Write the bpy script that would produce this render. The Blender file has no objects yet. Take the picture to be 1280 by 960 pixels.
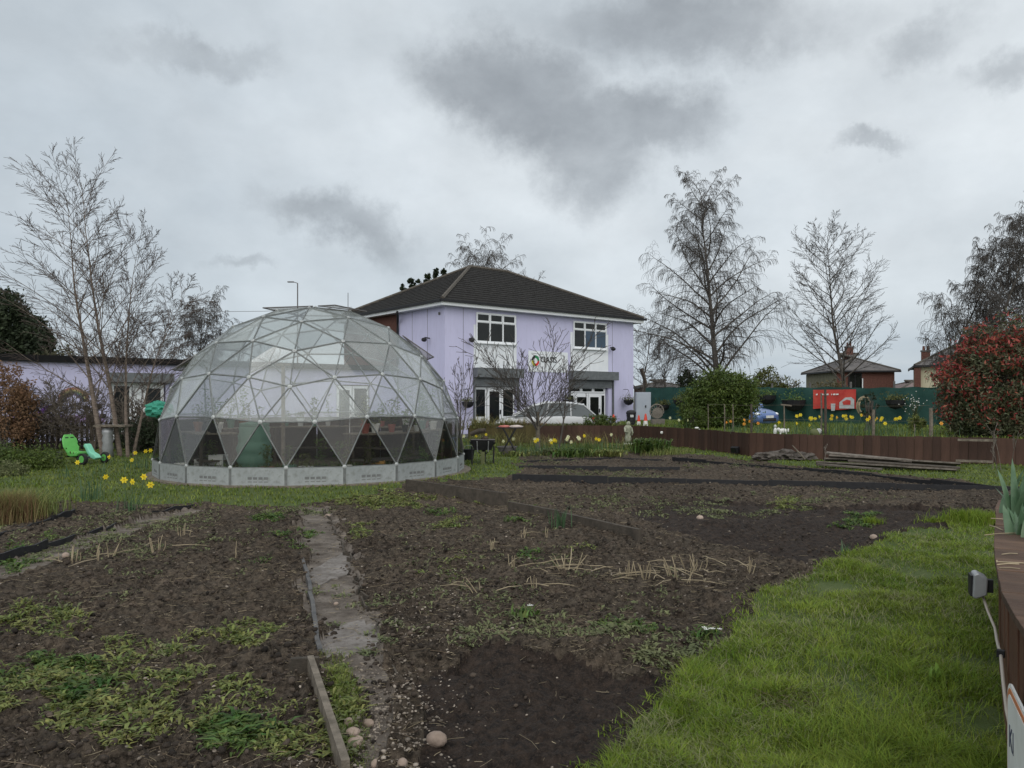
import bpy, math, random
import numpy as np
from mathutils import Vector, Matrix, Euler
SC = bpy.context.scene
COL = SC.collection
PI = math.pi
EYE = 1.6; F = 962.0; HY = 500.0          # eye height, focal length and horizon row measured on the photograph

# ------------------------------------------------------------------ camera
cam_data = bpy.data.cameras.new("camera"); cam = bpy.data.objects.new("camera", cam_data); COL.objects.link(cam)
cam.location = (0, 0, EYE); cam.rotation_euler = (math.radians(90), 0, 0)
cam_data.sensor_width = 36.0; cam_data.lens = 36.0 * F / 1280.0
cam_data.shift_y = 20.0 / 1280.0
cam_data.clip_start = 0.05; cam_data.clip_end = 3000
SC.camera = cam
SC.view_settings.view_transform = 'Standard'
try: SC.view_settings.look = 'None'
except Exception: pass
SC.view_settings.exposure = 0.62
SC.view_settings.gamma = 1.0
SC.render.engine = 'CYCLES'
SC.cycles.max_bounces = 6; SC.cycles.transparent_max_bounces = 24
SC.cycles.diffuse_bounces = 3; SC.cycles.glossy_bounces = 3; SC.cycles.use_adaptive_sampling = True
SC.cycles.use_denoising = True

# ------------------------------------------------------------------ overcast daylight: Nishita sky veiled by cloud
SUN_EL, SUN_AZ = math.radians(42), math.radians(180)
world = bpy.data.worlds.new("World"); SC.world = world; world.use_nodes = True
nt = world.node_tree; N = nt.nodes; LK = nt.links; N.clear()
out = N.new('ShaderNodeOutputWorld'); bg = N.new('ShaderNodeBackground'); bg.inputs['Strength'].default_value = 0.084
LK.new(bg.outputs[0], out.inputs[0])
sky = N.new('ShaderNodeTexSky'); sky.sky_type = 'NISHITA'; sky.sun_disc = False
sky.sun_elevation = SUN_EL; sky.sun_rotation = SUN_AZ
tc = N.new('ShaderNodeTexCoord')
def wnoise(scale, detail, rough, vec, sc=(1, 1, 1)):
    mp = N.new('ShaderNodeMapping'); mp.inputs['Scale'].default_value = sc
    LK.new(vec, mp.inputs['Vector'])
    n = N.new('ShaderNodeTexNoise'); n.inputs['Scale'].default_value = scale
    n.inputs['Detail'].default_value = detail; n.inputs['Roughness'].default_value = rough
    LK.new(mp.outputs[0], n.inputs['Vector']); return n
def wmath(op, a, b=None, clamp=False):
    m = N.new('ShaderNodeMath'); m.operation = op; m.use_clamp = clamp
    for i, v in enumerate((a, b)):
        if v is None: continue
        if isinstance(v, (int, float)): m.inputs[i].default_value = v
        else: LK.new(v, m.inputs[i])
    return m.outputs[0]
def wmix(fac, a, b):
    m = N.new('ShaderNodeMix'); m.data_type = 'RGBA'
    if isinstance(fac, (int, float)): m.inputs[0].default_value = fac
    else: LK.new(fac, m.inputs[0])
    for i, v in ((6, a), (7, b)):
        if isinstance(v, tuple): m.inputs[i].default_value = v + (1,)
        else: LK.new(v, m.inputs[i])
    return m.outputs[2]
DIR = tc.outputs['Generated']
warp = wnoise(6.5, 9, 0.66, DIR)
wv = N.new('ShaderNodeVectorMath'); wv.operation = 'MULTIPLY_ADD'
LK.new(warp.outputs['Color'], wv.inputs[0]); wv.inputs[1].default_value = (0.15, 0.15, 0.15); LK.new(DIR, wv.inputs[2])
WD = wv.outputs[0]
def cloud_blob(px, py, hw, hh, soft=0.6, tilt=0.0):
    """a cloud standing in direction (px,py) with angular half sizes"""
    d = Vector(((px - 640) / F, 1, (HY - py) / F)).normalized()
    mp = N.new('ShaderNodeMapping'); mp.vector_type = 'TEXTURE'
    mp.inputs['Location'].default_value = (d.x + 0.075, d.y + 0.075, d.z + 0.075)
    mp.inputs['Rotation'].default_value = (0, tilt, 0)
    mp.inputs['Scale'].default_value = (hw / F, 0.6, hh / F)
    LK.new(WD, mp.inputs['Vector'])
    ln = N.new('ShaderNodeVectorMath'); ln.operation = 'LENGTH'; LK.new(mp.outputs[0], ln.inputs[0])
    mr = N.new('ShaderNodeMapRange'); mr.interpolation_type = 'SMOOTHSTEP'
    mr.inputs['From Min'].default_value = 1.0 + soft * .5; mr.inputs['From Max'].default_value = 1.0 - soft
    LK.new(ln.outputs['Value'], mr.inputs['Value']); return mr.outputs[0]
sep = N.new('ShaderNodeSeparateXYZ'); LK.new(DIR, sep.inputs[0])
el = wmath('MAXIMUM', sep.outputs['Z'], 0.0)
big = wnoise(1.6, 5, 0.55, DIR, (1, 1, 1.7))
fine = wnoise(6.0, 8, 0.6, DIR, (1, 1, 1.5))
base = wmix(wmath('ADD', wmath('MULTIPLY', wmath('SUBTRACT', big.outputs['Fac'], 0.40), 2.6), wmath('MULTIPLY', sep.outputs['X'], 0.55), True), (4.35, 4.85, 5.25), (6.3, 6.7, 6.95))
hz = N.new('ShaderNodeMapRange'); hz.inputs['From Min'].default_value = 0.0; hz.inputs['From Max'].default_value = 0.16
hz.inputs['To Min'].default_value = 0.55; hz.inputs['To Max'].default_value = 0.0
LK.new(el, hz.inputs['Value'])
base = wmix(hz.outputs[0], base, (4.5, 5.0, 5.4))
st = N.new('ShaderNodeMapRange'); st.inputs['From Min'].default_value = 0.35; st.inputs['From Max'].default_value = 0.7
st.inputs['To Min'].default_value = 0.90; st.inputs['To Max'].default_value = 1.07; LK.new(wnoise(3.2, 9, 0.58, WD, (1, 1, 2.6)).outputs['Fac'] if False else fine.outputs['Fac'], st.inputs['Value'])
bm = N.new('ShaderNodeVectorMath'); bm.operation = 'SCALE'; LK.new(base, bm.inputs[0]); LK.new(st.outputs[0], bm.inputs['Scale'])
cloudcol = bm.outputs[0]
lowband = N.new('ShaderNodeMapRange'); lowband.interpolation_type = 'SMOOTHSTEP'; lowband.inputs['From Min'].default_value = 0.13; lowband.inputs['From Max'].default_value = 0.02
lowband.inputs['To Min'].default_value = 0.0; lowband.inputs['To Max'].default_value = 1.0; LK.new(el, lowband.inputs['Value'])
bandn = wnoise(3.5, 7, 0.6, DIR, (1, 1, 7)); cloudcol = wmix(wmath('MULTIPLY', lowband.outputs[0], wmath('MULTIPLY', wmath('SUBTRACT', bandn.outputs['Fac'], 0.28), 2.4, True)), cloudcol, (3.5, 4.1, 4.75))
blobs = None
for b in [(655, 125, 120, 62, .55, 0.25), (735, 195, 90, 66, .55, 0.45), (850, 35, 170, 45, .8, 0.05), (600, 110, 80, 50, .6, 0), (800, 160, 90, 45, .6, 0),
          (425, 272, 95, 26, .8, 0.25), (300, 328, 42, 10, .8, 0), (1150, 55, 45, 28, .9, 0), (1085, 178, 36, 10, .9, 0),
          (250, 75, 70, 16, .95, 0), (1270, 95, 30, 20, .9, 0)]:
    o_ = cloud_blob(*b)
    o_ = wmath('MULTIPLY', o_, 0.95 if b[2] > 75 else 0.6)
    blobs = o_ if blobs is None else wmath('MAXIMUM', blobs, o_)
vary = N.new('ShaderNodeMapRange'); vary.inputs['From Min'].default_value = 0.3; vary.inputs['From Max'].default_value = 0.68
vary.inputs['To Min'].default_value = 1.0; vary.inputs['To Max'].default_value = 0.55; LK.new(fine.outputs['Fac'], vary.inputs['Value'])
behind = wmath('MULTIPLY', wmath('SUBTRACT', wnoise(2.2, 6, 0.6, DIR, (1.3, 1, 3)).outputs['Fac'], 0.6), 2.0, True)
dark = wmath('MAXIMUM', wmath('MULTIPLY', blobs, vary.outputs[0]), wmath('MULTIPLY', behind, 0.15))
cloudcol = wmix(dark, cloudcol, (2.35, 2.55, 2.75))
LK.new(wmix(0.94, sky.outputs[0], cloudcol), bg.inputs['Color'])

sun_d = bpy.data.lights.new("sun", 'SUN'); sun_d.energy = 1.5; sun_d.angle = math.radians(100); sun_d.color = (1, 0.96, 0.9)
sun = bpy.data.objects.new("sun", sun_d); COL.objects.link(sun)
sdir = Vector((math.sin(SUN_AZ) * math.cos(SUN_EL), math.cos(SUN_AZ) * math.cos(SUN_EL), math.sin(SUN_EL)))
sun.rotation_euler = sdir.to_track_quat('Z', 'Y').to_euler()
sun.location = (0, 0, 60)

# ------------------------------------------------------------------ helpers
def G(px, py, z=0.0):
    d = (EYE - z) * F / (py - HY); return Vector(((px - 640) / F * d, d, z))
def D(px, d, z=0.0): return Vector(((px - 640) / F * d, d, z))
def Z(py, d): return EYE - (py - HY) * d / F

def tag(o, label=None, cat=None, group=None, kind=None):
    for k, v in (('label', label), ('category', cat), ('group', group), ('kind', kind)):
        if v: o[k] = v
    return o
def thing(name, label, cat, loc=(0, 0, 0), rz=0.0, group=None):
    o = bpy.data.objects.new(name, None); o.empty_display_size = .1; COL.objects.link(o)
    o.location = loc; o.rotation_euler = (0, 0, rz); return tag(o, label, cat, group)
def adopt(o, parent, world_space=False):
    if parent is not None:
        o.parent = parent
        if world_space: o.matrix_parent_inverse = (Matrix.Translation(parent.location) @ parent.rotation_euler.to_matrix().to_4x4()).inverted()
    return o
def mesh_np(name, V, faces, smooth=False):
    """faces: list of (M,k) int arrays"""
    me = bpy.data.meshes.new(name); V = np.asarray(V, dtype=np.float32)
    me.vertices.add(len(V)); me.vertices.foreach_set('co', V.ravel())
    fl = [np.asarray(f, dtype=np.int32) for f in faces if len(f)]
    tot = sum(f.size for f in fl); nf = sum(len(f) for f in fl)
    me.loops.add(tot); me.polygons.add(nf)
    me.loops.foreach_set('vertex_index', np.concatenate([f.ravel() for f in fl]))
    ks = np.concatenate([np.full(len(f), f.shape[1], dtype=np.int32) for f in fl])
    st = np.concatenate([[0], np.cumsum(ks)[:-1]]).astype(np.int32)
    me.polygons.foreach_set('loop_start', st)
    try: me.polygons.foreach_set('loop_total', ks)
    except Exception: pass
    if smooth: me.polygons.foreach_set('use_smooth', np.ones(nf, dtype=bool))
    me.update(calc_edges=True); return me
def link(name, me, mat=None, parent=None, ws=False):
    o = bpy.data.objects.new(name, me); COL.objects.link(o)
    if mat is not None and not me.materials: me.materials.append(mat)
    return adopt(o, parent, ws)

class MB:
    def __init__(s): s.v = []; s.f = []
    def add(s, vs, fs, M=None):
        b = len(s.v)
        s.v += [tuple(M @ Vector(v)) for v in vs] if M is not None else [tuple(v) for v in vs]
        s.f += [tuple(b + i for i in f) for f in fs]; return s
    def box(s, c, d, rz=0.0, M=None, rot=None):
        x, y, z = d[0] / 2, d[1] / 2, d[2] / 2
        vs = [(sx * x, sy * y, sz * z) for sz in (-1, 1) for sy in (-1, 1) for sx in (-1, 1)]
        fs = [(0, 2, 3, 1), (4, 5, 7, 6), (0, 1, 5, 4), (2, 6, 7, 3), (0, 4, 6, 2), (1, 3, 7, 5)]
        T = Matrix.Translation(c) @ (Euler(rot).to_matrix().to_4x4() if rot else Matrix.Rotation(rz, 4, 'Z'))
        if M is not None: T = M @ T
        return s.add(vs, fs, T)
    def box2(s, a, b): # from corner a to corner b
        return s.box([(p + q) / 2 for p, q in zip(a, b)], [abs(q - p) for p, q in zip(a, b)])
    def tube(s, pts, r, n=6, cap=True):
        pts = [Vector(p) for p in pts]; m = len(pts)
        rs = r if isinstance(r, (list, tuple)) else [r] * m
        b = len(s.v)
        for i, p in enumerate(pts):
            t = (pts[min(i + 1, m - 1)] - pts[max(i - 1, 0)]).normalized()
            a = t.cross(Vector((0, 0, 1)) if abs(t.z) < .93 else Vector((1, 0, 0))).normalized(); c = t.cross(a)
            for k in range(n):
                an = 2 * PI * k / n; s.v.append(tuple(p + (a * math.cos(an) + c * math.sin(an)) * rs[i]))
        for i in range(m - 1):
            for k in range(n):
                k2 = (k + 1) % n; s.f.append((b + i * n + k, b + i * n + k2, b + (i + 1) * n + k2, b + (i + 1) * n + k))
        if cap:
            s.f.append(tuple(b + k for k in range(n))[::-1]); s.f.append(tuple(b + (m - 1) * n + k for k in range(n)))
        return s
    def lathe(s, prof, c=(0, 0, 0), n=16, M=None, cap=True):
        b = []; 
        for r, z in prof:
            for k in range(n): b.append((c[0] + r * math.cos(2 * PI * k / n), c[1] + r * math.sin(2 * PI * k / n), c[2] + z))
        fs = []
        for i in range(len(prof) - 1):
            for k in range(n):
                k2 = (k + 1) % n; fs.append((i * n + k, i * n + k2, (i + 1) * n + k2, (i + 1) * n + k))
        if cap: fs.append(tuple(range(n))[::-1]); fs.append(tuple((len(prof) - 1) * n + k for k in range(n)))
        return s.add(b, fs, M)
    def prism(s, poly, y0, y1, M=None):
        """poly of (x,z) pushed from y0 to y1"""
        n = len(poly); vs = [(x, y0, z) for x, z in poly] + [(x, y1, z) for x, z in poly]
        fs = [tuple(range(n)), tuple(range(2 * n - 1, n - 1, -1))] + [(i, i + n, (i + 1) % n + n, (i + 1) % n) for i in range(n)]
        return s.add(vs, fs, M)
    def slab(s, poly, z0, z1):
        n = len(poly); vs = [(x, y, z0) for x, y in poly] + [(x, y, z1) for x, y in poly]
        fs = [tuple(range(n))[::-1], tuple(range(n, 2 * n))] + [(i, (i + 1) % n, (i + 1) % n + n, i + n) for i in range(n)]
        return s.add(vs, fs)
    def ico(s, c, r, sub=1, jit=0.0, rng=random, M=None):
        vs, fs = ICO[sub]; q = [r, r, r] if isinstance(r, (int, float)) else r
        vv = []
        for v in vs:
            k = 1 + rng.uniform(-jit, jit); vv.append((c[0] + v[0] * q[0] * k, c[1] + v[1] * q[1] * k, c[2] + v[2] * q[2] * k))
        return s.add(vv, fs, M)
    def build(s, name, mat, parent=None, ws=False, smooth=False):
        me = bpy.data.meshes.new(name); me.from_pydata(s.v, [], s.f)
        if smooth: me.polygons.foreach_set('use_smooth', [True] * len(me.polygons))
        me.update(); return link(name, me, mat, parent, ws)
def make_ico():
    t = (1 + 5 ** .5) / 2
    v = [(-1, t, 0), (1, t, 0), (-1, -t, 0), (1, -t, 0), (0, -1, t), (0, 1, t), (0, -1, -t), (0, 1, -t), (t, 0, -1), (t, 0, 1), (-t, 0, -1), (-t, 0, 1)]
    v = [Vector(x).normalized() for x in v]
    f = [(0, 11, 5), (0, 5, 1), (0, 1, 7), (0, 7, 10), (0, 10, 11), (1, 5, 9), (5, 11, 4), (11, 10, 2), (10, 7, 6), (7, 1, 8), (3, 9, 4), (3, 4, 2), (3, 2, 6), (3, 6, 8), (3, 8, 9), (4, 9, 5), (2, 4, 11), (6, 2, 10), (8, 6, 7), (9, 8, 1)]
    res = {0: ([tuple(x) for x in v], f)}
    for s in (1, 2):
        v = list(v); nf = []; c = {}
        def mid(a, b):
            k = (min(a, b), max(a, b))
            if k not in c: v.append(((v[a] + v[b]) / 2).normalized()); c[k] = len(v) - 1
            return c[k]
        for a, b, d in f:
            x, y, z = mid(a, b), mid(b, d), mid(d, a); nf += [(a, x, z), (b, y, x), (d, z, y), (x, y, z)]
        f = nf; res[s] = ([tuple(x) for x in v], f)
    return res
ICO = make_ico()

def scatter(V, faces, pos, mats, scl=None):
    """copies of one small template as a single mesh; V (n,3); pos (m,3); mats (m,3,3)"""
    V = np.asarray(V, float); n = len(V); m = len(pos)
    P = np.einsum('mij,nj->mni', mats, V)
    P = P + pos[:, None, :]
    off = (np.arange(m) * n)[:, None, None]
    return P.reshape(-1, 3), [(np.asarray(f)[None] + off).reshape(-1, len(f[0])) for f in faces]
def rot_mats(rng, m, sx, sy, sz, tilt=PI):
    """random yaw, tilt up to `tilt`, and scales"""
    a = rng.uniform(0, 2 * PI, m); b = rng.uniform(-tilt, tilt, m); c = rng.uniform(-tilt, tilt, m)
    ca, sa, cb, sb, cc, sc_ = np.cos(a), np.sin(a), np.cos(b), np.sin(b), np.cos(c), np.sin(c)
    o, i = np.zeros(m), np.ones(m)
    Rz = np.stack([np.stack([ca, -sa, o], 1), np.stack([sa, ca, o], 1), np.stack([o, o, i], 1)], 1)
    Rx = np.stack([np.stack([i, o, o], 1), np.stack([o, cb, -sb], 1), np.stack([o, sb, cb], 1)], 1)
    Ry = np.stack([np.stack([cc, o, sc_], 1), np.stack([o, i, o], 1), np.stack([-sc_, o, cc], 1)], 1)
    R = Rz @ Rx @ Ry
    S = np.stack([np.broadcast_to(sx, m), np.broadcast_to(sy, m), np.broadcast_to(sz, m)], 1)
    return R * S[:, None, :]

# ---- value noise in numpy
def vnoise(x, y, seed=0):
    xi = np.floor(x).astype(np.int64); yi = np.floor(y).astype(np.int64); fx = x - xi; fy = y - yi
    fx = fx * fx * (3 - 2 * fx); fy = fy * fy * (3 - 2 * fy)
    def h(a, b):
        n = (a * 374761393 + b * 668265263 + seed * 974711) & 0x7fffffff
        n = ((n ^ (n >> 13)) * 1274126177) & 0x7fffffff
        return ((n ^ (n >> 16)) & 0xffff) / 65535.0
    return (h(xi, yi) * (1 - fx) + h(xi + 1, yi) * fx) * (1 - fy) + (h(xi, yi + 1) * (1 - fx) + h(xi + 1, yi + 1) * fx) * fy
def fbm(x, y, f, o=4, seed=0, g=.5):
    s = 0; a = 1; t = 0
    for k in range(o):
        s = s + a * (vnoise(x * f + 17.3 * k, y * f - 9.1 * k, seed + k) - .5); t += a; a *= g; f *= 2.03
    return s / t * 2

# ------------------------------------------------------------------ materials
MATS = {}
def M(name, c1, c2=None, scale=4.0, rough=.85, bump=0.0, bscale=40.0, rand=0.0, island=0.0, metal=0.0, spec=.3,
      c3=None, lo=.35, hi=.65, stretch=(1, 1, 1), detail=5, bdist=.02, hue=0.0, coat=0.0, trans=0.0):
    m = bpy.data.materials.new(name); m.use_nodes = True; n = m.node_tree.nodes; l = m.node_tree.links
    p = n['Principled BSDF']; p.inputs['Roughness'].default_value = rough; p.inputs['Metallic'].default_value = metal
    p.inputs['Specular IOR Level'].default_value = spec; p.inputs['Coat Weight'].default_value = coat
    t = n.new('ShaderNodeTexCoord'); mp = n.new('ShaderNodeMapping'); mp.inputs['Scale'].default_value = stretch
    l.new(t.outputs['Object'], mp.inputs['Vector'])
    col = None
    def noise(s, d, off=0):
        q = n.new('ShaderNodeTexNoise'); q.inputs['Scale'].default_value = s; q.inputs['Detail'].default_value = d
        q.inputs['Roughness'].default_value = .6
        l.new(mp.outputs[0], q.inputs['Vector']); return q.outputs['Fac']
    def mr(v, a, b, c=0, d=1):
        q = n.new('ShaderNodeMapRange'); q.inputs['From Min'].default_value = a; q.inputs['From Max'].default_value = b
        q.inputs['To Min'].default_value = c; q.inputs['To Max'].default_value = d; l.new(v, q.inputs['Value']); return q.outputs[0]
    def mix(f, a, b):
        q = n.new('ShaderNodeMix'); q.data_type = 'RGBA'; l.new(f, q.inputs[0])
        for i, v in ((6, a), (7, b)):
            if isinstance(v, tuple): q.inputs[i].default_value = v + (1,)
            else: l.new(v, q.inputs[i])
        return q.outputs[2]
    if c2 is not None:
        col = mix(mr(noise(scale, detail), lo, hi), c1, c2)
        if c3 is not None: col = mix(mr(noise(scale * 5.3, detail), .5, .75), col, c3)
    if rand or island:
        hs = n.new('ShaderNodeHueSaturation')
        if col is None: hs.inputs['Color'].default_value = c1 + (1,)
        else: l.new(col, hs.inputs['Color'])
        if island:
            g = n.new('ShaderNodeNewGeometry'); r = g.outputs['Random Per Island']; k = island
        else:
            g = n.new('ShaderNodeObjectInfo'); r = g.outputs['Random']; k = rand
        l.new(mr(r, 0, 1, 1 - k, 1 + k), hs.inputs['Value'])
        if hue:
            q = n.new('ShaderNodeMath'); q.operation = 'FRACT'; q2 = n.new('ShaderNodeMath'); q2.operation = 'MULTIPLY'
            q2.inputs[1].default_value = 7.31; l.new(r, q2.inputs[0]); l.new(q2.outputs[0], q.inputs[0])
            l.new(mr(q.outputs[0], 0, 1, .5 - hue, .5 + hue), hs.inputs['Hue'])
        col = hs.outputs[0]
    if col is None: p.inputs['Base Color'].default_value = c1 + (1,)
    else: l.new(col, p.inputs['Base Color'])
    if bump:
        b = n.new('ShaderNodeBump'); b.inputs['Strength'].default_value = bump; b.inputs['Distance'].default_value = bdist
        l.new(noise(bscale, 6), b.inputs['Height']); l.new(b.outputs[0], p.inputs['Normal'])
    if trans:  # thin leaves let light through
        tr = n.new('ShaderNodeBsdfTranslucent'); ms = n.new('ShaderNodeMixShader'); ms.inputs[0].default_value = trans
        if col is None: tr.inputs[0].default_value = c1 + (1,)
        else: l.new(col, tr.inputs[0])
        o = n['Material Output']; l.new(p.outputs[0], ms.inputs[1]); l.new(tr.outputs[0], ms.inputs[2]); l.new(ms.outputs[0], o.inputs[0])
    MATS[name] = m; return m
def glassmat(name, tint=(.9, .95, .93), dirt=(.05, .25), refl=.06, dirtcol=(.55, .6, .58), scale=2.0, frk=.32):
    m = bpy.data.materials.new(name); m.use_nodes = True; n = m.node_tree.nodes; l = m.node_tree.links; n.clear()
    o = n.new('ShaderNodeOutputMaterial'); tr = n.new('ShaderNodeBsdfTransparent'); tr.inputs[0].default_value = tint + (1,)
    df = n.new('ShaderNodeBsdfDiffuse'); df.inputs[0].default_value = dirtcol + (1,)
    gl = n.new('ShaderNodeBsdfGlossy'); gl.inputs['Roughness'].default_value = 0.0
    m1 = n.new('ShaderNodeMixShader'); m2 = n.new('ShaderNodeMixShader')
    oi = n.new('ShaderNodeObjectInfo'); t = n.new('ShaderNodeTexCoord'); nz = n.new('ShaderNodeTexNoise'); nz.inputs['Scale'].default_value = scale; nz.inputs['Detail'].default_value = 8
    l.new(t.outputs['Object'], nz.inputs['Vector'])
    a = n.new('ShaderNodeMath'); a.operation = 'MULTIPLY'; l.new(oi.outputs['Random'], a.inputs[0]); l.new(nz.outputs['Fac'], a.inputs[1])
    r = n.new('ShaderNodeMapRange'); r.inputs['From Max'].default_value = .6; r.inputs['To Min'].default_value = dirt[0]; r.inputs['To Max'].default_value = dirt[1]
    l.new(a.outputs[0], r.inputs['Value'])
    l.new(r.outputs[0], m1.inputs[0]); l.new(tr.outputs[0], m1.inputs[1]); l.new(df.outputs[0], m1.inputs[2])
    fr = n.new('ShaderNodeLayerWeight'); fr.inputs['Blend'].default_value = .25
    q = n.new('ShaderNodeMath'); q.operation = 'MULTIPLY_ADD'; l.new(fr.outputs['Fresnel'], q.inputs[0]); q.inputs[1].default_value = frk; q.inputs[2].default_value = refl * .3
    l.new(q.outputs[0], m2.inputs[0]); l.new(m1.outputs[0], m2.inputs[1]); l.new(gl.outputs[0], m2.inputs[2]); l.new(m2.outputs[0], o.inputs[0])
    MATS[name] = m; return m
def soil_material():
    """damp patches, crumbs and pale specks at four scales"""
    m = bpy.data.materials.new('soil_earth'); m.use_nodes = True; n = m.node_tree.nodes; l = m.node_tree.links; p = n['Principled BSDF']
    p.inputs['Roughness'].default_value = .95; p.inputs['Specular IOR Level'].default_value = .15; t = n.new('ShaderNodeTexCoord')
    def nz(s, d, lo, hi, r=.6):
        q = n.new('ShaderNodeTexNoise'); q.inputs['Scale'].default_value = s; q.inputs['Detail'].default_value = d; q.inputs['Roughness'].default_value = r; l.new(t.outputs['Object'], q.inputs['Vector'])
        k = n.new('ShaderNodeMapRange'); k.inputs['From Min'].default_value = lo; k.inputs['From Max'].default_value = hi; l.new(q.outputs['Fac'], k.inputs['Value']); return k.outputs[0], q.outputs['Fac']
    def mx(f, a, b):
        q = n.new('ShaderNodeMix'); q.data_type = 'RGBA'; l.new(f, q.inputs[0])
        for i, v in ((6, a), (7, b)):
            if isinstance(v, tuple): q.inputs[i].default_value = v + (1,)
            else: l.new(v, q.inputs[i])
        return q.outputs[2]
    big, _ = nz(.55, 4, .38, .62); crumb, cf = nz(16, 8, .40, .60, .75); speck, _ = nz(75, 3, .60, .72); mid, _ = nz(3.2, 6, .38, .62, .7)
    damp = mx(crumb, (.014, .0102, .0075), (.072, .054, .040)); dry = mx(crumb, (.034, .0255, .0185), (.160, .124, .092))
    c = mx(big, damp, dry); c = mx(mid, c, mx(crumb, (.021, .0165, .0125), (.108, .088, .067))); c = mx(speck, c, (.17, .135, .10)); l.new(c, p.inputs['Base Color'])
    b = n.new('ShaderNodeBump'); b.inputs['Strength'].default_value = 1.0; b.inputs['Distance'].default_value = .035; _, f2 = nz(38, 8, .3, .7, .7); l.new(f2, b.inputs['Height']); l.new(b.outputs[0], p.inputs['Normal']); MATS['soil_earth'] = m; return m
soilM = soil_material()
turfM = M('turf_earth', (.05, .075, .018), (.075, .10, .03), 2, .95, .6, 50, detail=7)
pathM = M('path_mud', (.065, .050, .039), (.19, .163, .138), 3.4, .85, .8, 60, c3=(.048, .037, .029), bdist=.02, detail=8)
slabM = M('worn_concrete', (.12, .105, .092), (.23, .21, .195), 4, .8, .5, 60, c3=(.075, .06, .05), detail=10)
groundM = M('far_ground', (.05, .07, .03), (.09, .09, .05), .2, .95)
tarM = M('tarmac', (.05, .05, .052), (.08, .08, .08), 3, .9, .3)
bladeM = M('grass_blade', (.10, .17, .008), (.24, .31, .045), 1.3, .65, island=.4, hue=.02, trans=.35, detail=6, lo=.3, hi=.7)
blade2M = M('back_grass_blade', (.095, .14, .018), (.17, .205, .045), .6, .7, island=.35, hue=.02, trans=.3)
weedM = M('weed_leaf', (.10, .135, .032), (.24, .255, .085), 5, .6, island=.5, hue=.03, trans=.35)
weedgM = M('weed_green', (.05, .10, .02), (.12, .17, .045), 5, .6, island=.5, hue=.03, trans=.35)
greyweedM = M('grey_weed', (.11, .13, .06), (.16, .17, .08), 3, .8, island=.3, trans=.2)
strawM = M('straw', (.22, .178, .115), (.36, .30, .20), 6, .8, island=.35)
stoneM = M('pebble', (.14, .115, .09), (.29, .25, .21), 3, .85, .3, 60, island=.5)
bigstoneM = M('stone', (.25, .19, .15), (.38, .30, .25), 9, .8, .4, 40, rand=.25)
dugM = M('dug_earth', (.009, .0062, .005), (.046, .032, .024), 14, .9, 1.0, 32, c3=(.07, .05, .038), bdist=.05, detail=9, spec=.25)
clodM = M('clod', (.020, .0155, .012), (.080, .062, .048), 3, .95, .6, 90, island=.55)
boardM = M('brown_board', (.040, .020, .013), (.070, .036, .025), 6, .7, .35, 30, rand=.28, stretch=(1, 1, .12))
mossboardM = M('mossy_board', (.075, .06, .022), (.045, .036, .016), 5, .85, .35, 30, rand=.3, stretch=(1, 1, .12))
sleeperM = M('planter_board', (.095, .042, .025), (.16, .082, .05), 9, .7, .6, 40, rand=.25, stretch=(1, 1, .1), c3=(.06, .03, .02))
capM = M('planter_coping', (.070, .040, .027), (.125, .078, .052), 8, .8, .6, 50, rand=.25, stretch=(1, .25, 1), c3=(.07, .045, .03))
edgeM = M('weathered_timber', (.10, .085, .065), (.20, .17, .135), 12, .8, .5, 60, stretch=(1, 1, 1))
dkedgeM = M('dark_timber', (.045, .038, .03), (.085, .07, .055), 10, .85, .5, 50)
plankM = M('grey_plank', (.085, .073, .06), (.18, .155, .13), 9, .8, .5, 40, rand=.25)
blackM = M('black_plastic', (.012, .012, .014), (.02, .02, .022), 8, .55, .2, 30)
lilacM = M('lilac_render', (.51, .50, .68), (.54, .53, .715), 1.6, .85, .12, 60, c3=(.47, .46, .625), bdist=.01, stretch=(1, 1, .22), detail=8)
whiteM = M('white_cladding', (.66, .69, .72), (.74, .76, .78), 2, .6)
upvcM = M('white_upvc', (.78, .80, .82), None, 1, .35, spec=.5)
shutM = M('grey_shutter', (.12, .13, .135), (.17, .18, .185), 5, .5, metal=.3)
windM = M('dark_window_glass', (.006, .007, .007), (.015, .017, .015), 1.2, .1, spec=.35)
blueM = M('blue_blind_glass', (.02, .045, .075), (.03, .06, .10), 2, .1, spec=.6)
tileM = M('roof_tile', (.015, .0145, .014), (.030, .029, .028), 5, .95, .5, 25, c3=(.045, .042, .039), spec=.15)
hipM = M('hip_cap', (.06, .053, .046), (.11, .098, .082), 8, .9, .4)
fasciaM = M('black_fascia', (.010, .010, .011), (.016, .016, .016), 3, .9, spec=.1)
brickM = M('red_brick', (.085, .038, .03), (.14, .065, .05), 9, .9, .4, 30, rand=.2)
galvM = M('galvanised_strut', (.12, .128, .125), (.20, .21, .205), 6, .55, metal=.4)
hubM = M('hub_metal', (.42, .44, .43), (.34, .35, .35), 9, .45, metal=.3)
basegalvM = M('grey_base_panel', (.24, .26, .26), (.32, .34, .34), 3, .65, .15, 20, c3=(.19, .20, .19), rand=.06, metal=.1)
paneM = glassmat('dome_glass', tint=(.965, .975, .97), dirt=(.03, .24), refl=.10, dirtcol=(.60, .64, .62))
paneDM = glassmat('dome_film_glass', tint=(.84, .83, .81), dirt=(.04, .08), frk=.25, refl=.05, dirtcol=(.36, .36, .35))
paneLM = glassmat('dome_low_glass', tint=(.83, .83, .81), dirt=(.006, .03), frk=.15, refl=.0, dirtcol=(.4, .42, .41))
barkM = M('dark_bark', (.06, .052, .045), (.11, .098, .085), 6, .9, .4, 20)
twigM = M('grey_twig', (.055, .048, .043), (.085, .076, .068), 3, .9)
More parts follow.
